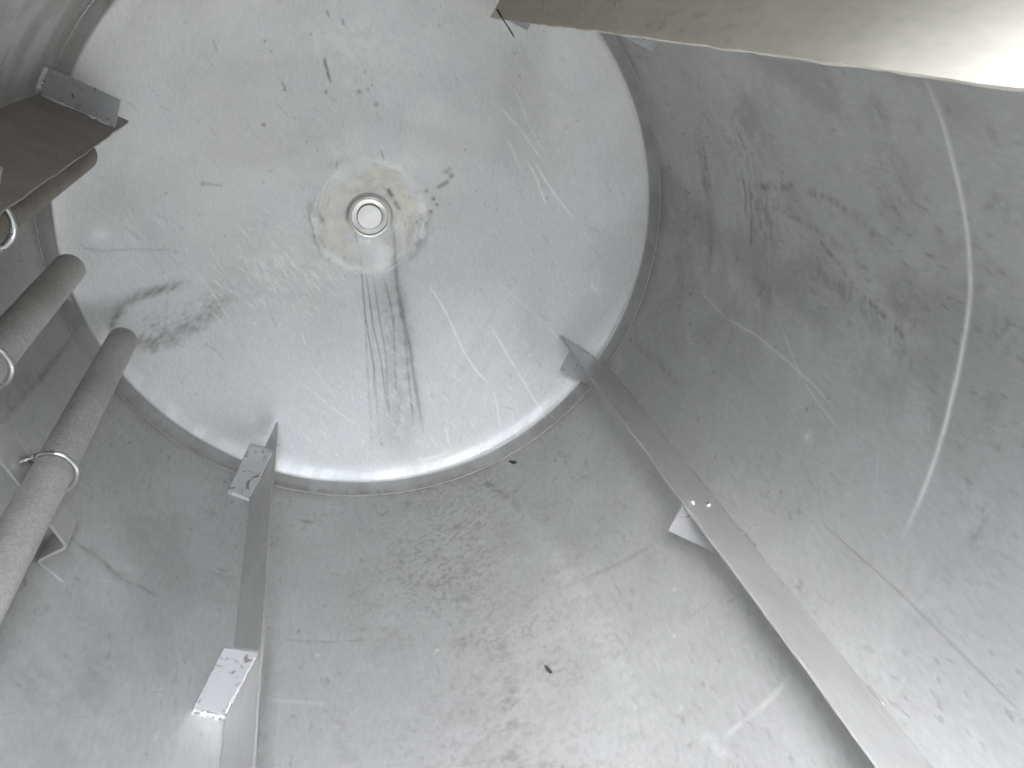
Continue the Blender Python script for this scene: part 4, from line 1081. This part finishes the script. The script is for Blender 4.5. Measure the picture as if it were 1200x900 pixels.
head.stroke([(-0.4021, -0.1463), (-0.388, -0.1451)], 0.0017, 0.10, 0, 0.00, True)
head.stroke([(-0.4151, -0.1587), (-0.3992, -0.1551)], 0.0021, 0.08, 0, 0.00, True)
head.stroke([(-0.4529, -0.14), (-0.4434, -0.1349)], 0.0020, 0.09, 0, 0.00, True)
head.stroke([(-0.4175, -0.1469), (-0.4055, -0.1398)], 0.0020, 0.15, 0, 0.00, True)
head.stroke([(-0.3465, -0.1522), (-0.3355, -0.1513)], 0.0018, 0.09, 0, 0.00, True)
head.stroke([(-0.3542, -0.1406), (-0.3419, -0.1253)], 0.0023, 0.08, 0, 0.00, True)
head.stroke([(-0.3887, -0.169), (-0.3822, -0.1602)], 0.0019, 0.09, 0, 0.00, True)
head.stroke([(-0.4084, -0.1282), (-0.392, -0.1296)], 0.0025, 0.10, 0, 0.00, True)
head.stroke([(-0.3851, -0.1557), (-0.3769, -0.1567)], 0.0027, 0.10, 0, 0.00, True)
head.stroke([(-0.4481, -0.1666), (-0.4363, -0.1664)], 0.0025, 0.08, 0, 0.00, True)
head.stroke([(-0.3649, -0.119), (-0.3499, -0.1142)], 0.0024, 0.07, 0, 0.00, True)
head.stroke([(-0.4488, -0.1531), (-0.44, -0.1491)], 0.0026, 0.08, 0, 0.00, True)
head.stroke([(-0.5681, 0.0391), (-0.5577, 0.0216), (-0.5307, 0.0106), (-0.4715, 0.0021), (-0.4107, -0.0113)], 0.0020, 0.26, 0, 0.20, True)
head.blot((-0.5260, 0.0429), 0.0169, 0.50, 1, 0.20, 1.00, 0.0)
head.stroke([(-0.0495, 0.3315), (-0.0456, 0.3118)], 0.0022, 0.64, 0, 0.00, True)
head.stroke([(-0.0461, 0.3086), (-0.0406, 0.2869)], 0.0023, 0.64, 0, 0.00, True)
head.stroke([(-0.047, 0.3377), (-0.0429, 0.2953)], 0.0022, 0.64, 0, 0.00, True)
head.stroke([(-0.0304, 0.4202), (-0.0273, 0.408)], 0.0022, 0.64, 0, 0.00, True)
head.stroke([(-0.0034, 0.4036), (-0.0017, 0.3913)], 0.0022, 0.64, 0, 0.00, True)
head.blot((-0.0533, 0.2695), 0.0036, 0.64, 0, 0.30, 1.00, 0.0)
head.blot((0.0131, 0.2646), 0.0049, 0.64, 0, 0.30, 1.00, 0.0)
head.blot((0.0308, 0.2683), 0.0031, 0.64, 0, 0.30, 1.00, 0.0)
head.blot((0.0449, 0.2384), 0.0043, 0.64, 0, 0.30, 1.00, 0.0)
head.blot((-0.1851, 0.2170), 0.0036, 0.64, 0, 0.30, 1.00, 0.0)
head.blot((-0.3227, 0.1138), 0.0043, 0.64, 0, 0.30, 1.00, 0.0)
head.blot((0.0296, 0.3034), 0.0024, 0.64, 0, 0.30, 1.00, 0.0)
head.blot((0.0403, 0.2761), 0.0024, 0.64, 0, 0.30, 1.00, 0.0)
head.blot((-0.1457, 0.3539), 0.0023, 0.64, 0, 0.30, 1.00, 0.0)
head.blot((0.1794, 0.0870), 0.0052, 0.64, 0, 0.30, 1.00, 0.0)
head.blot((0.1897, 0.0769), 0.0052, 0.64, 0, 0.30, 1.00, 0.0)
head.blot((0.1871, 0.0920), 0.0039, 0.64, 0, 0.30, 1.00, 0.0)
head.blot((0.1467, 0.0292), 0.0040, 0.64, 0, 0.30, 1.00, 0.0)
head.blot((0.1530, 0.0154), 0.0033, 0.64, 0, 0.30, 1.00, 0.0)
head.blot((0.1385, 0.0012), 0.0040, 0.64, 0, 0.30, 1.00, 0.0)
head.blot((0.1266, -0.0248), 0.0033, 0.64, 0, 0.30, 1.00, 0.0)
head.blot((-0.1550, 0.3731), 0.0025, 0.64, 0, 0.30, 1.00, 0.0)
head.blot((-0.1340, 0.2809), 0.0024, 0.64, 0, 0.30, 1.00, 0.0)
head.stroke([(0.1562, 0.0531), (0.1717, 0.0595), (0.1834, 0.0661)], 0.0045, 0.55, 0, 0.00, True)
head.stroke([(0.1294, 0.0458), (0.1373, 0.0508)], 0.0034, 0.51, 0, 0.00, True)
head.stroke([(0.0489, 0.0602), (0.0579, 0.0406)], 0.0045, 0.77, 0, 0.00, True)
head.stroke([(0.0605, 0.0309), (0.0697, 0.0111)], 0.0034, 0.59, 0, 0.00, True)
head.stroke([(0.0434, 0.1435), (0.0487, 0.1249)], 0.0022, 0.51, 0, 0.00, True)
head.stroke([(-0.0504, 0.1266), (-0.0547, 0.1089)], 0.0022, 0.59, 0, 0.00, True)
head.stroke([(-0.1211, -0.0233), (-0.1007, -0.0603)], 0.0067, 0.51, 0, 0.40, True)
head.stroke([(-0.1219, 0.0426), (-0.0958, -0.0018)], 0.0067, 0.34, 0, 0.60, True)
head.stroke([(-0.3195, 0.1134), (-0.2851, 0.1034)], 0.0031, 0.30, 0, 0.00, True)
head.stroke([(-0.2462, 0.3837), (-0.245, 0.3609)], 0.0019, 0.34, 0, 0.00, True)
head.stroke([(-0.1361, 0.2974), (-0.1299, 0.2757)], 0.0020, 0.42, 0, 0.00, True)
head.stroke([(0.2985, 0.2186), (0.3417, 0.1667), (0.389, 0.0951)], 0.0018, 0.68, 1, 0.20, True)
head.stroke([(0.3221, 0.2588), (0.3359, 0.2409), (0.3545, 0.1875), (0.3946, 0.1078)], 0.0015, 0.50, 1, 0.20, True)
head.stroke([(0.3581, 0.0929), (0.3736, 0.0585), (0.3939, -0.0053)], 0.0020, 0.81, 1, 0.20, True)
head.stroke([(0.3691, 0.096), (0.4077, 0.0285), (0.4504, -0.0326)], 0.0020, 0.77, 1, 0.20, True)
head.stroke([(0.3091, 0.1541), (0.3262, 0.1204), (0.3428, 0.0694)], 0.0017, 0.45, 1, 0.20, True)
head.stroke([(0.1182, -0.1657), (0.1488, -0.2309), (0.1836, -0.3352), (0.2088, -0.3821), (0.2322, -0.4083)], 0.0019, 0.72, 1, 0.20, True)
head.stroke([(0.2483, -0.2693), (0.2913, -0.3636), (0.3559, -0.498)], 0.0020, 0.63, 1, 0.20, True)
head.stroke([(0.2405, -0.4251), (0.2458, -0.468), (0.2468, -0.5128)], 0.0018, 0.63, 1, 0.20, True)
head.stroke([(0.3833, -0.2829), (0.4045, -0.3141)], 0.0015, 0.54, 1, 0.20, True)
head.stroke([(0.2745, -0.1702), (0.3052, -0.2022), (0.3779, -0.2766)], 0.0013, 0.32, 1, 0.20, True)
head.stroke([(-0.2039, -0.3417), (-0.1468, -0.4117), (-0.0863, -0.472)], 0.0015, 0.32, 1, 0.20, True)
head.stroke([(0.4794, -0.1792), (0.5059, -0.2198)], 0.0015, 0.36, 1, 0.20, True)
head.stroke([(-0.1779, -0.2972), (-0.1262, -0.4055)], 0.0015, 0.23, 1, 0.20, True)
head.stroke([(-0.3726, -0.0681), (-0.3484, -0.1196), (-0.3271, -0.1752)], 0.0016, 0.45, 1, 0.20, True)
head.stroke([(-0.3377, -0.0189), (-0.3192, -0.0742)], 0.0016, 0.45, 1, 0.20, True)
head.stroke([(-0.2486, -0.0523), (-0.219, -0.1432)], 0.0017, 0.45, 1, 0.20, True)
head.stroke([(-0.1931, -0.0418), (-0.1635, -0.1075)], 0.0017, 0.45, 1, 0.20, True)
head.stroke([(-0.2769, 0.0228), (-0.2497, -0.0183)], 0.0013, 0.45, 1, 0.20, True)
head.stroke([(0.117, -0.5005), (0.1199, -0.5408)], 0.0019, 0.54, 1, 0.20, True)
head.blot((0.4921, -0.1895), 0.0316, 0.30, 1, 0.60, 1.00, 0.0)
head.blot((0.3951, 0.1677), 0.0820, 0.12, 2, 0.60, 1.00, 0.0)
head.blot((0.0040, 0.3439), 0.1015, 0.16, 2, 0.70, 1.00, 0.0)
head.blot((-0.0455, 0.0970), 0.0146, 0.90, 1, 0.10, 1.60, 0.0)
head.blot((-0.0004, -0.0861), 0.0249, 0.85, 1, 0.30, 1.00, 0.0)
head.blot((0.0111, -0.1168), 0.0193, 0.60, 1, 0.40, 1.00, 0.0)
hu, hv = head.U, head.V
rr = np.hypot(hu - 0.003, hv)
ang = np.degrees(np.arctan2(hu, hv))       # 0 = up, + clockwise as seen from the mouth
g1 = plane_noise((7, 7), 15, 6, 0.6).ravel()
g2 = plane_noise((60, 14), 25, 4, 0.6, rot=-32).ravel()
nz = (hn.ravel() - .5)
nz2 = (hn2.ravel() - .5)
# cream residue in broken arcs round the plug
def arc(r0, w, a0, a1, s, ch, lo=0.3, hi=0.6):
    m = (ang - a0) % 360
    span = (a1 - a0) % 360
    inside = sstep(0, 5, m) * (1 - sstep(span - 12, span, m)) * (m < span)
    f = np.exp(-((rr + nz * 0.022 + nz2 * 0.03 - r0) / w) ** 4) * inside * (0.3 + 0.7 * sstep(lo, hi, hn.ravel())) * (0.55 + 0.45 * sstep(0.35, 0.6, hn2.ravel()))
    head.add(slice(None), ch, f * s)
arc(0.100, 0.027, -30, 97, 1.0, 2, .0, .3)
arc(0.109, 0.016, -34, 12, 1.0, 1, .0, .1)
arc(0.109, 0.012, -32, 8, 1.0, 1, .0, .1)
arc(0.119, 0.008, -5, 95, 1.0, 1, .0, .3)
arc(0.098, 0.030, 176, 278, 0.95, 2, .1, .4)
arc(0.121, 0.008, 182, 285, 0.95, 1, .0, .3)
arc(0.076, 0.034, -120, 178, 0.6, 2, .15, .5)
arc(0.074, 0.022, 150, 215, 0.9, 1, .0, .4)
arc(0.098, 0.022, 158, 202, 0.8, 1, .1, .4)
arc(0.131, 0.005, 225, 300, 0.34, 0)
arc(0.130, 0.007, 88, 150, 0.34, 0)
arc(0.091, 0.003, -30, 20, 0.30, 0)
arc(0.100, 0.010, 98, 138, 0.22, 0)
head.stroke([(0.003 + 0.0495 * math.sin(R(a)), 0.004 + 0.0495 * math.cos(R(a))) for a in range(-100, 128, 6)], 0.0018, 0.8, 0)
for k in range(260):        # rough smears inside the halo
    a = R(rng.uniform(0, 360))
    r0 = rng.uniform(0.058, 0.125)
    da = rng.uniform(0.05, 0.3)
    ch = int(rng.choice([0, 1, 1, 2, 2]))
    head.stroke([(0.003 + r0 * math.sin(a + f * da), (r0 + f * 0.008) * math.cos(a + f * da)) for f in (0, .5, 1)], rng.uniform(0.0008, 0.0022), rng.uniform(.2, .6) * (0.5 if ch == 0 else 1), ch)
# hair-fine brush marks and handling scratches over the whole plate
for k in range(420):
    a, r0 = rng.uniform(0, 2 * math.pi), 0.58 * math.sqrt(rng.uniform(0, 1))
    u0, v0 = r0 * math.sin(a), r0 * math.cos(a)
    ln = rng.uniform(0.008, 0.05)
    dr = R(rng.normal(-58, 14))
    head.stroke([(u0, v0), (u0 + ln * math.cos(dr), v0 + ln * math.sin(dr))], 0.0009, rng.uniform(.08, .34), int(rng.random() < .75))
for k in range(170):       # small dark pits
    a, r0 = rng.uniform(0, 2 * math.pi), 0.57 * math.sqrt(rng.uniform(0, 1))
    head.blot((r0 * math.sin(a), r0 * math.cos(a)), rng.uniform(0.0012, 0.0028), rng.uniform(.15, .5), 0, 0.2)
# ground, cross-brushed patch left of the plug, lightly soiled upper half, greyer run below the plug
head.add(slice(None), 0, 0.62 * sstep(0.6035, 0.6060, rr) * (0.75 + 0.25 * sstep(0.3, 0.7, hn.ravel())))
head.add(slice(None), 0, 0.5 * np.exp(-((rr - 0.6222) / 0.0012) ** 2) * sstep(0.4, 0.55, g2))
patch = np.exp(-(((hu + 0.205) / 0.125) ** 2 + ((hv + 0.10) / 0.075) ** 2))
head.add(slice(None), 2, 0.42 * patch * sstep(0.35, 0.62, hn.ravel()))
head.add(slice(None), 1, 0.18 * patch)
for k in range(330):
    u0, v0 = rng.normal(-0.205, 0.085), rng.normal(-0.095, 0.052)
    ln, dr = rng.uniform(0.006, 0.030), R(rng.normal(-58, 11))
    head.stroke([(u0, v0), (u0 + ln * math.cos(dr), v0 + ln * math.sin(dr))], rng.uniform(0.0009, 0.0016), rng.uniform(.15, .6), int(rng.choice([1, 1, 2])))
for k in range(220):       # the same light grinding low on the plate, both sides of the run
    u0, v0 = rng.normal(0.10, 0.17), rng.normal(-0.42, 0.07)
    ln, dr = rng.uniform(0.006, 0.026), R(rng.normal(-58, 12))
    head.stroke([(u0, v0), (u0 + ln * math.cos(dr), v0 + ln * math.sin(dr))], rng.uniform(0.0009, 0.0014), rng.uniform(.1, .4), 1)
patch2 = np.exp(-(((hu - 0.22) / 0.10) ** 2 + ((hv + 0.33) / 0.12) ** 2))
head.add(slice(None), 1, 0.16 * patch2 * sstep(0.45, 0.66, g2))
head.add(slice(None), 0, 0.06 * sstep(0.45, 0.68, g1) * sstep(-0.1, 0.25, hv))
head.add(slice(None), 2, 0.26 * sstep(0.36, 0.68, g1[::-1]) * sstep(-0.15, 0.2, hv))
head.add(slice(None), 1, 0.30 * sstep(0.574, 0.584, rr) * (1 - sstep(0.602, 0.605, rr)) * sstep(0.35, 0.6, g2) * sstep(0.1, -0.3, hv))
co, q = grid_mesh("end_wall", HX, PY, HZ, wrap=True)
# back skin so the end has a thickness
bp_r = np.array([RW + T0, RW + T0, 0.575, 0.4, 0.2, 0.0005])
bp_y = np.array([YD - 0.013, YD + 0.028, YD + 0.055, dy(0.4) + 0.008, dy(0.2) + 0.008, dy(0) + 0.008])
TB, BR = np.meshgrid(th2[::10], bp_r, indexing='ij')
_, BY = np.meshgrid(th2[::10], bp_y, indexing='ij')
co2, q2 = grid_mesh("b", BR * np.sin(R(1) * TB), BY, -BR * np.cos(R(1) * TB), wrap=True)
me = from_arrays("end_wall", np.concatenate([co, co2]), np.concatenate([q[:, ::-1], q2 + len(co)]), head.c)
obj("end_wall", me, M_HEAD, tank)

# --- plug in the middle of the end
def lathe_y(name, prof, c, seg=64):
    bm = bmesh.new()
    rings = []
    for r, y in prof:
        if r < 1e-6:
            rings.append([bm.verts.new((c[0], y, c[1]))])
        else:
            rings.append([bm.verts.new((c[0] + r * math.sin(2 * math.pi * k / seg), y, c[1] - r * math.cos(2 * math.pi * k / seg))) for k in range(seg)])
    for a, b in zip(rings, rings[1:]):
        for k in range(seg):
            j = (k + 1) % seg
            if len(a) == 1:
                bm.faces.new((a[0], b[k], b[j]))
            elif len(b) == 1:
                bm.faces.new((a[k], a[j], b[0]))
            else:
                bm.faces.new((a[k], a[j], b[j], b[k]))
    me = bm_mesh(name, bm, smooth=True)
    me.set_sharp_from_angle(angle=R(22))
    return me
yc = dy(0)
pc = (0.003, 0.004)
ring = obj("plug_ring", lathe_y("plug_ring", [(0.046, yc + 0.004), (0.0458, yc - 0.006), (0.044, yc - 0.009), (0.041, yc - 0.0095), (0.0385, yc - 0.006), (0.030, yc - 0.0045), (0.0285, yc - 0.004), (0.0282, yc + 0.003)], pc), M_PLUG, tank)
obj("plug_cap", lathe_y("plug_cap", [(0.0275, yc + 0.003), (0.0272, yc - 0.008), (0.0258, yc - 0.0098), (0.012, yc - 0.0101), (0, yc - 0.0102)], pc), M_PLUG, tank)

# --- weld that joins the end to the barrel: a thin uneven bead
pts = [P(a, RW - 0.0002 + random.uniform(-.0004, .0004), YD - 0.0125 + random.uniform(-.0008, .0008)) for a in np.arange(-180, 180.1, 0.75)]
obj("seam_weld", tube("seam_weld", pts, 0.0017, 8, lump=0.3), M_PIPE, tank)

# ================================================================== BAFFLES
def frame(thd):
    t = R(thd)
    return Vector((math.sin(t), 0, -math.cos(t))), Vector((math.cos(t), 0, math.sin(t)))

def baffle(thd, r_in, y_tip, gus_y, label, blobs=(), mat=None):
    rd, tg = frame(thd)
    root = thing("baffle", P(thd, RW, 0.85), label, "baffle", "baffles along the tank barrel")
    tp = 0.005
    r_out = RW - 0.0035
    outline = [(r_in, -0.02), (r_in, y_tip), (r_in + 0.058, y_tip - 0.004), (r_in + 0.098, y_tip - 0.03), (r_out - .008, y_tip - 0.075), (r_out, y_tip - 0.10), (r_out, -0.02)]
    rs_ = random.Random(int(thd * 7))
    ph = [rs_.uniform(0, 6.28) for _ in range(6)]
    fr = [0, 0.003, 0.012, 0.03, 0.055, 0.08, 0.105, r_out - r_in - .003, r_out - r_in]
    kn = [o[0] - r_in for o in outline[1:6]]
    ky = [o[1] for o in outline[1:6]]
    NY = 150
    bm = bmesh.new()
    grid = []
    for s in (-1, 1):
        rows = []
        for i in range(NY + 1):
            f = i / NY
            row = []
            for f_r in fr:
                y = -0.02 + (float(np.interp(f_r, kn, ky)) + 0.02) * f
                lift = 1 - f_r / (r_out - r_in)                     # the welded edge stays put
                bow = lift * (0.0006 * math.sin(5.1 * y + ph[0]) + 0.0004 * math.sin(13 * y + ph[1]) + 0.0003 * math.sin(37 * y + ph[2]))
                nick = 0.0
                if f_r == 0:
                    nick = 0.0007 * math.sin(61 * y + ph[3]) * math.sin(17 * y + ph[4]) + 0.0005 * rs_.uniform(-1, 1)
                round_ = 0.0008 if f_r in (0, fr[-1]) else 0.0
                p_ = rd * (r_in + f_r + nick) + tg * (bow + s * (tp / 2 - round_)) + Vector((0, y, 0))
                row.append(bm.verts.new(p_))
            rows.append(row)
        grid.append(rows)
    A, B = grid
    n_ = len(fr)
    for i in range(NY):
        for j in range(n_ - 1):
            bm.faces.new((A[i][j], A[i + 1][j], A[i + 1][j + 1], A[i][j + 1]))
            bm.faces.new((B[i][j], B[i][j + 1], B[i + 1][j + 1], B[i + 1][j]))
        bm.faces.new((A[i][0], B[i][0], B[i + 1][0], A[i + 1][0]))
        bm.faces.new((A[i][-1], A[i + 1][-1], B[i + 1][-1], B[i][-1]))
    for j in range(n_ - 1):
        bm.faces.new((A[0][j], A[0][j + 1], B[0][j + 1], B[0][j]))
        bm.faces.new((A[NY][j], B[NY][j], B[NY][j + 1], A[NY][j + 1]))
    pm = bm_mesh("plate", bm, smooth=True)
    pm.set_sharp_from_angle(angle=R(30))
    obj("plate", pm, mat or M_PLATE, root)
    for k, gy in enumerate(gus_y):
        s = -1
        w, tk = 0.049, 0.006
        o = tg * (s * (tp / 2 + 0.0005))
        def q(r, d):
            return rd * r + o + tg * (s * d) + Vector((0, gy, 0))
        ro = math.sqrt((RW - 0.001) ** 2 - w * w)
        pts = [q(r_in + 0.004, 0), q(r_in + 0.010, w), q(ro - 0.001, w), q(RW - 0.003, w * .5), q(RW - 0.004, 0)]
        g = obj("gusset", prism("gusset", pts, Vector((0, 1, 0)), tk, 0.0007), M_GUSSET, root)
        # lumpy fillet weld along its foot on the barrel
        a0, a1 = (q(RW, 0), q(RW, w))
        wp_ = []
        for i in range(15):
            f = i / 14
            c = a0.lerp(a1, f)
            rr_ = Vector((c.x, 0, c.z)).normalized() * (RW - 0.0015)
            wp_.append(Vector((rr_.x, gy - 0.0045 + random.uniform(-.0008, .0008), rr_.z)))
        obj("weld_bead", tube("weld_bead", wp_, 0.0044, 10, lump=0.5), M_WELD, g)
        up_ = [q(r_in + 0.012 + (RW - r_in - 0.02) * i / 17, 0.0008 + random.uniform(-.0006, .0006)) + Vector((0, -0.0035, 0)) for i in range(18)]
        obj("weld_bead", tube("weld_bead", up_, 0.0026, 8, lump=0.5), M_WELD, g)
    for i, (r, y) in enumerate(blobs):
        c = rd * r + tg * (tp / 2 + 0.0002) + Vector((0, y, 0))
        obj("weld_spot", blob("weld_spot", c, 0.0042, (1, 1.2, 1), i + int(abs(thd))), M_WELD, root)
    # short stitch welds between plate and barrel
    for i, y in enumerate(np.arange(0.30, y_tip - 0.1, 0.33)):
        a = [rd * (RW - 0.002) + tg * (tp / 2 + .001) + Vector((0, y + d, 0)) for d in np.linspace(0, 0.03, 9)]
        obj("stitch_weld", tube("stitch_weld", a, 0.0022, 8, lump=0.3), M_SHELL, root)
    return root

TILT = 8.75
baffle(62.6 - TILT, 0.4925, 1.715, (1.005, 1.635),
       "long steel baffle at lower right, tip against the end wall, gussets behind it, spot welds",
       [(0.520, 1.019), (0.570, 1.045), (0.615, 0.994), (0.537, 1.645), (0.590, 1.672), (0.615, 1.590)])
baffle(-23.6 - TILT, 0.488, 1.72, (0.99, 1.60),
       "baffle seen nearly edge-on at lower left, two bright gussets standing on its left side")
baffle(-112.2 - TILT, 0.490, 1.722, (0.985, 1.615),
       "dark shaded baffle plate at upper left with a pale bar gusset on top of it", mat=M_FILM_SHADE)
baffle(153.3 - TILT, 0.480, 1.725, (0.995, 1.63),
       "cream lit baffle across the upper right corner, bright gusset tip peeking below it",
       [(0.516, 1.035)], mat=M_FILM_LIT)

# ================================================================== PIPES AND THEIR CLAMPS
def pipe(thd, r, y1, dia, label, mat):
    ro, ri = dia / 2, dia / 2 - 0.003
    c = P(thd, r, 0)
    seg = 48
    bm = bmesh.new()
    ring = []
    for rad_, y in ((ro, 0.02), (ro, y1 - .001), (ro - .001, y1), (ri, y1), (ri, 0.02)):
        ring.append([bm.verts.new((c.x + rad_ * math.cos(2 * math.pi * k / seg), y, c.z + rad_ * math.sin(2 * math.pi * k / seg))) for k in range(seg)])
    for a, b in zip(ring, ring[1:] + ring[:1]):
        for k in range(seg):
            bm.faces.new((a[k], a[(k + 1) % seg], b[(k + 1) % seg], b[k]))
    o = obj("pipe", bm_mesh("pipe", bm, smooth=True), mat)
    o.data.transform(Matrix.Translation(-Vector((c.x, 0.8, c.z))))
    o.location = (c.x, 0.8, c.z)
    try:
        o.data.set_sharp_from_angle(angle=R(40))
    except Exception:
        pass
    tag(o, label, "pipe", "steel pipes along the left wall")
    return o

def clamp(thd, r, dia, label, ha, hb, fa, fb, cy):
    CY = cy
    rd, tg = frame(thd)
    root = thing("pipe_clamp", P(thd, RW, CY), label, "pipe clamp", "pipe clamps on the left wall")
    # hat-shaped flat bar: foot, web, bar, web, foot
    w0, w1, t = CY - 0.033, CY + 0.030, 0.004
    rb = r + dia / 2 + 0.0005 + t / 2
    base = (RW - t / 2 - 0.001)
    def q(s, rr):
        return rd * rr + tg * s
    zf = lambda s: math.sqrt(base * base - s * s)
    line = [q(-ha - fa, zf(ha + fa)), q(-ha - 0.002, zf(ha + 0.002)), q(-ha, rb), q(hb, rb), q(hb + 0.003, zf(hb + 0.003)), q(hb + fb, zf(hb + fb))]
    # round the bends
    rnd = []
    for i, p in enumerate(line):
        if 0 < i < len(line) - 1:
            a, b = (line[i - 1] - p), (line[i + 1] - p)
            k = 0.007
            p0, p1 = p + a.normalized() * k, p + b.normalized() * k
            for f in (0, .25, .5, .75, 1):
                rnd.append((p0.lerp(p, f)).lerp(p.lerp(p1, f), f))
        else:
            rnd.append(p)
    bm = bmesh.new()
    rows = []
    for i, p in enumerate(rnd):
        d = (rnd[min(i + 1, len(rnd) - 1)] - rnd[max(i - 1, 0)]).normalized()
        n = Vector((-d.z, 0, d.x)) * t / 2
        rows.append([bm.verts.new((v.x, y, v.z)) for v, y in ((p + n, w0), (p + n, w1), (p - n, w1), (p - n, w0))])
    for a, b in zip(rows, rows[1:]):
        for k in range(4):
            bm.faces.new((a[k], a[(k + 1) % 4], b[(k + 1) % 4], b[k]))
    bm.faces.new(rows[0])
    bm.faces.new(rows[-1][::-1])
    obj("bracket", bm_mesh("bracket", bm), M_PLATE, root)
    # U-bolt
    wr = 0.0042
    ru = dia / 2 + wr + 0.0012
    c = P(thd, r, CY)
    pts = [c + tg * ru + rd * (dia / 2 + 0.016)]
    for a in np.linspace(0, 180, 25):
        pts.append(c + tg * (ru * math.cos(R(a))) - rd * (ru * math.sin(R(a))))
    pts.append(c - tg * ru + rd * (dia / 2 + 0.016))
    dense = []
    for a, b in zip(pts, pts[1:]):
        dense += [a.lerp(b, f) for f in (0, .5)]
    dense.append(pts[-1])
    ub = obj("u_bolt", tube("u_bolt", dense, wr, 14), M_WIRE, root)
    for s in (-1, 1):
        cc = c + tg * (s * ru) + rd * (dia / 2 + 0.0095)
        bm = bmesh.new()
        ang_ = math.atan2(rd.x, -rd.z)
        bmesh.ops.create_cone(bm, cap_ends=True, segments=6, radius1=0.0085, radius2=0.0085, depth=0.007)
        bmesh.ops.bevel(bm, geom=list(bm.edges), offset=.0006, segments=1, affect='EDGES')
        mt = Matrix.Translation(cc) @ rd.to_track_quat('Z', 'Y').to_matrix().to_4x4()
        bmesh.ops.transform(bm, matrix=mt, verts=bm.verts)
        obj("nut", bm_mesh("nut", bm), M_WIRE, ub)
    return root

PD = 0.0545
PIPES = ((-65.2 - TILT, 0.535, 1.652, "lowest of three pipes at left, ending at the scuffed swirl on the end wall",
          "rod clamp on the lowest pipe, bent bracket foot showing below it"),
         (-83.8 - TILT, 0.552, 1.585, "middle of three brownish pipes at left, between its two neighbours",
          "pipe clamp on the middle pipe, at the left picture edge"),
         (-107.2 - TILT, 0.522, 1.535, "uppermost of the three pipes on the left, dark, tucked under the shaded baffle",
          "bright rod loop clamp on the uppermost pipe, below the shaded baffle"))
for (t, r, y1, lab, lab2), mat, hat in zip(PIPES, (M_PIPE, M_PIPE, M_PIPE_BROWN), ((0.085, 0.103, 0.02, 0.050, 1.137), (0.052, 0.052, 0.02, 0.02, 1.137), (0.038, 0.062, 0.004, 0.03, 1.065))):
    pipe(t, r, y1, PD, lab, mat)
    clamp(t, r, PD, lab2, *hat)

# ================================================================== LOOSE BITS
def flake(name, c, d, n, ln, wd, label, cat):
    """thin curled flake lying on the surface: long axis d, normal n"""
    s = d.cross(n).normalized()
    bm = bmesh.new()
    top, bot = [], []
    for i in range(7):
        f = i / 6
        w = wd * math.sin(math.pi * (0.12 + 0.76 * f)) * random.uniform(.8, 1.1)
        h = 0.0015 + 0.0016 * (f - .5) ** 2 * 4
        for lst, hh in ((top, h), (bot, h - 0.0009)):
            b = c + d * (ln * (f - .5)) + n * hh
            lst.append((bm.verts.new(b - s * w / 2), bm.verts.new(b + s * w / 2)))
    for i in range(6):
        (a, b), (e, f_) = top[i], top[i + 1]
        (g, h_), (k, l) = bot[i], bot[i + 1]
        bm.faces.new((a, b, f_, e))
        bm.faces.new((g, k, l, h_))
        bm.faces.new((a, e, k, g))
        bm.faces.new((b, h_, l, f_))
    bm.faces.new((top[0][0], bot[0][0], bot[0][1], top[0][1]))
    bm.faces.new((top[6][0], top[6][1], bot[6][1], bot[6][0]))
    o = obj(name, bm_mesh(name, bm, smooth=False), M_FLAKE)
    o.data.transform(Matrix.Translation(-c))
    o.location = c
    return tag(o, label, cat)
flake('metal_flake', Vector((0.1772, 1.0207, -0.5979)), Vector((0.2763, -0.9576, 0.0819)), Vector((-0.2842, -0.0000, 0.9588)), 0.0226, 0.0073, 'small dark flake lying alone on the pale lower wall between the two lower baffles', 'flake')
flake('rust_crumb', Vector((0.2582, 1.6464, -0.5676)), Vector((0.4991, -0.8363, 0.2270)), Vector((-0.4140, -0.0000, 0.9103)), 0.0275, 0.0101, 'dark crumb lying on the barrel just below the bright rim of the end wall', 'crumb')

# a wisp of dry fibre caught on the edge of the upper right baffle
rdv, tgv = frame(153.3 - TILT)
c0 = rdv * 0.4795 + tgv * 0.0035 + Vector((0, 1.60, 0))
pts = [c0 + Vector((-0.010, -0.004, 0.016)), c0 + Vector((-0.004, -0.003, 0.006)), c0, c0 + Vector((0.007, 0.0, -0.010)), c0 + Vector((0.016, 0.002, -0.024)), c0 + Vector((0.020, 0.0, -0.032))]
o = obj("fibre_wisp", tube("fibre_wisp", pts, 0.0015, 8, lump=0.5), M_FLAKE)
o.data.transform(Matrix.Translation(-c0))
o.location = c0
tag(o, "short dark wisp of fibre caught on the lower edge of the upper right baffle", "fibre")
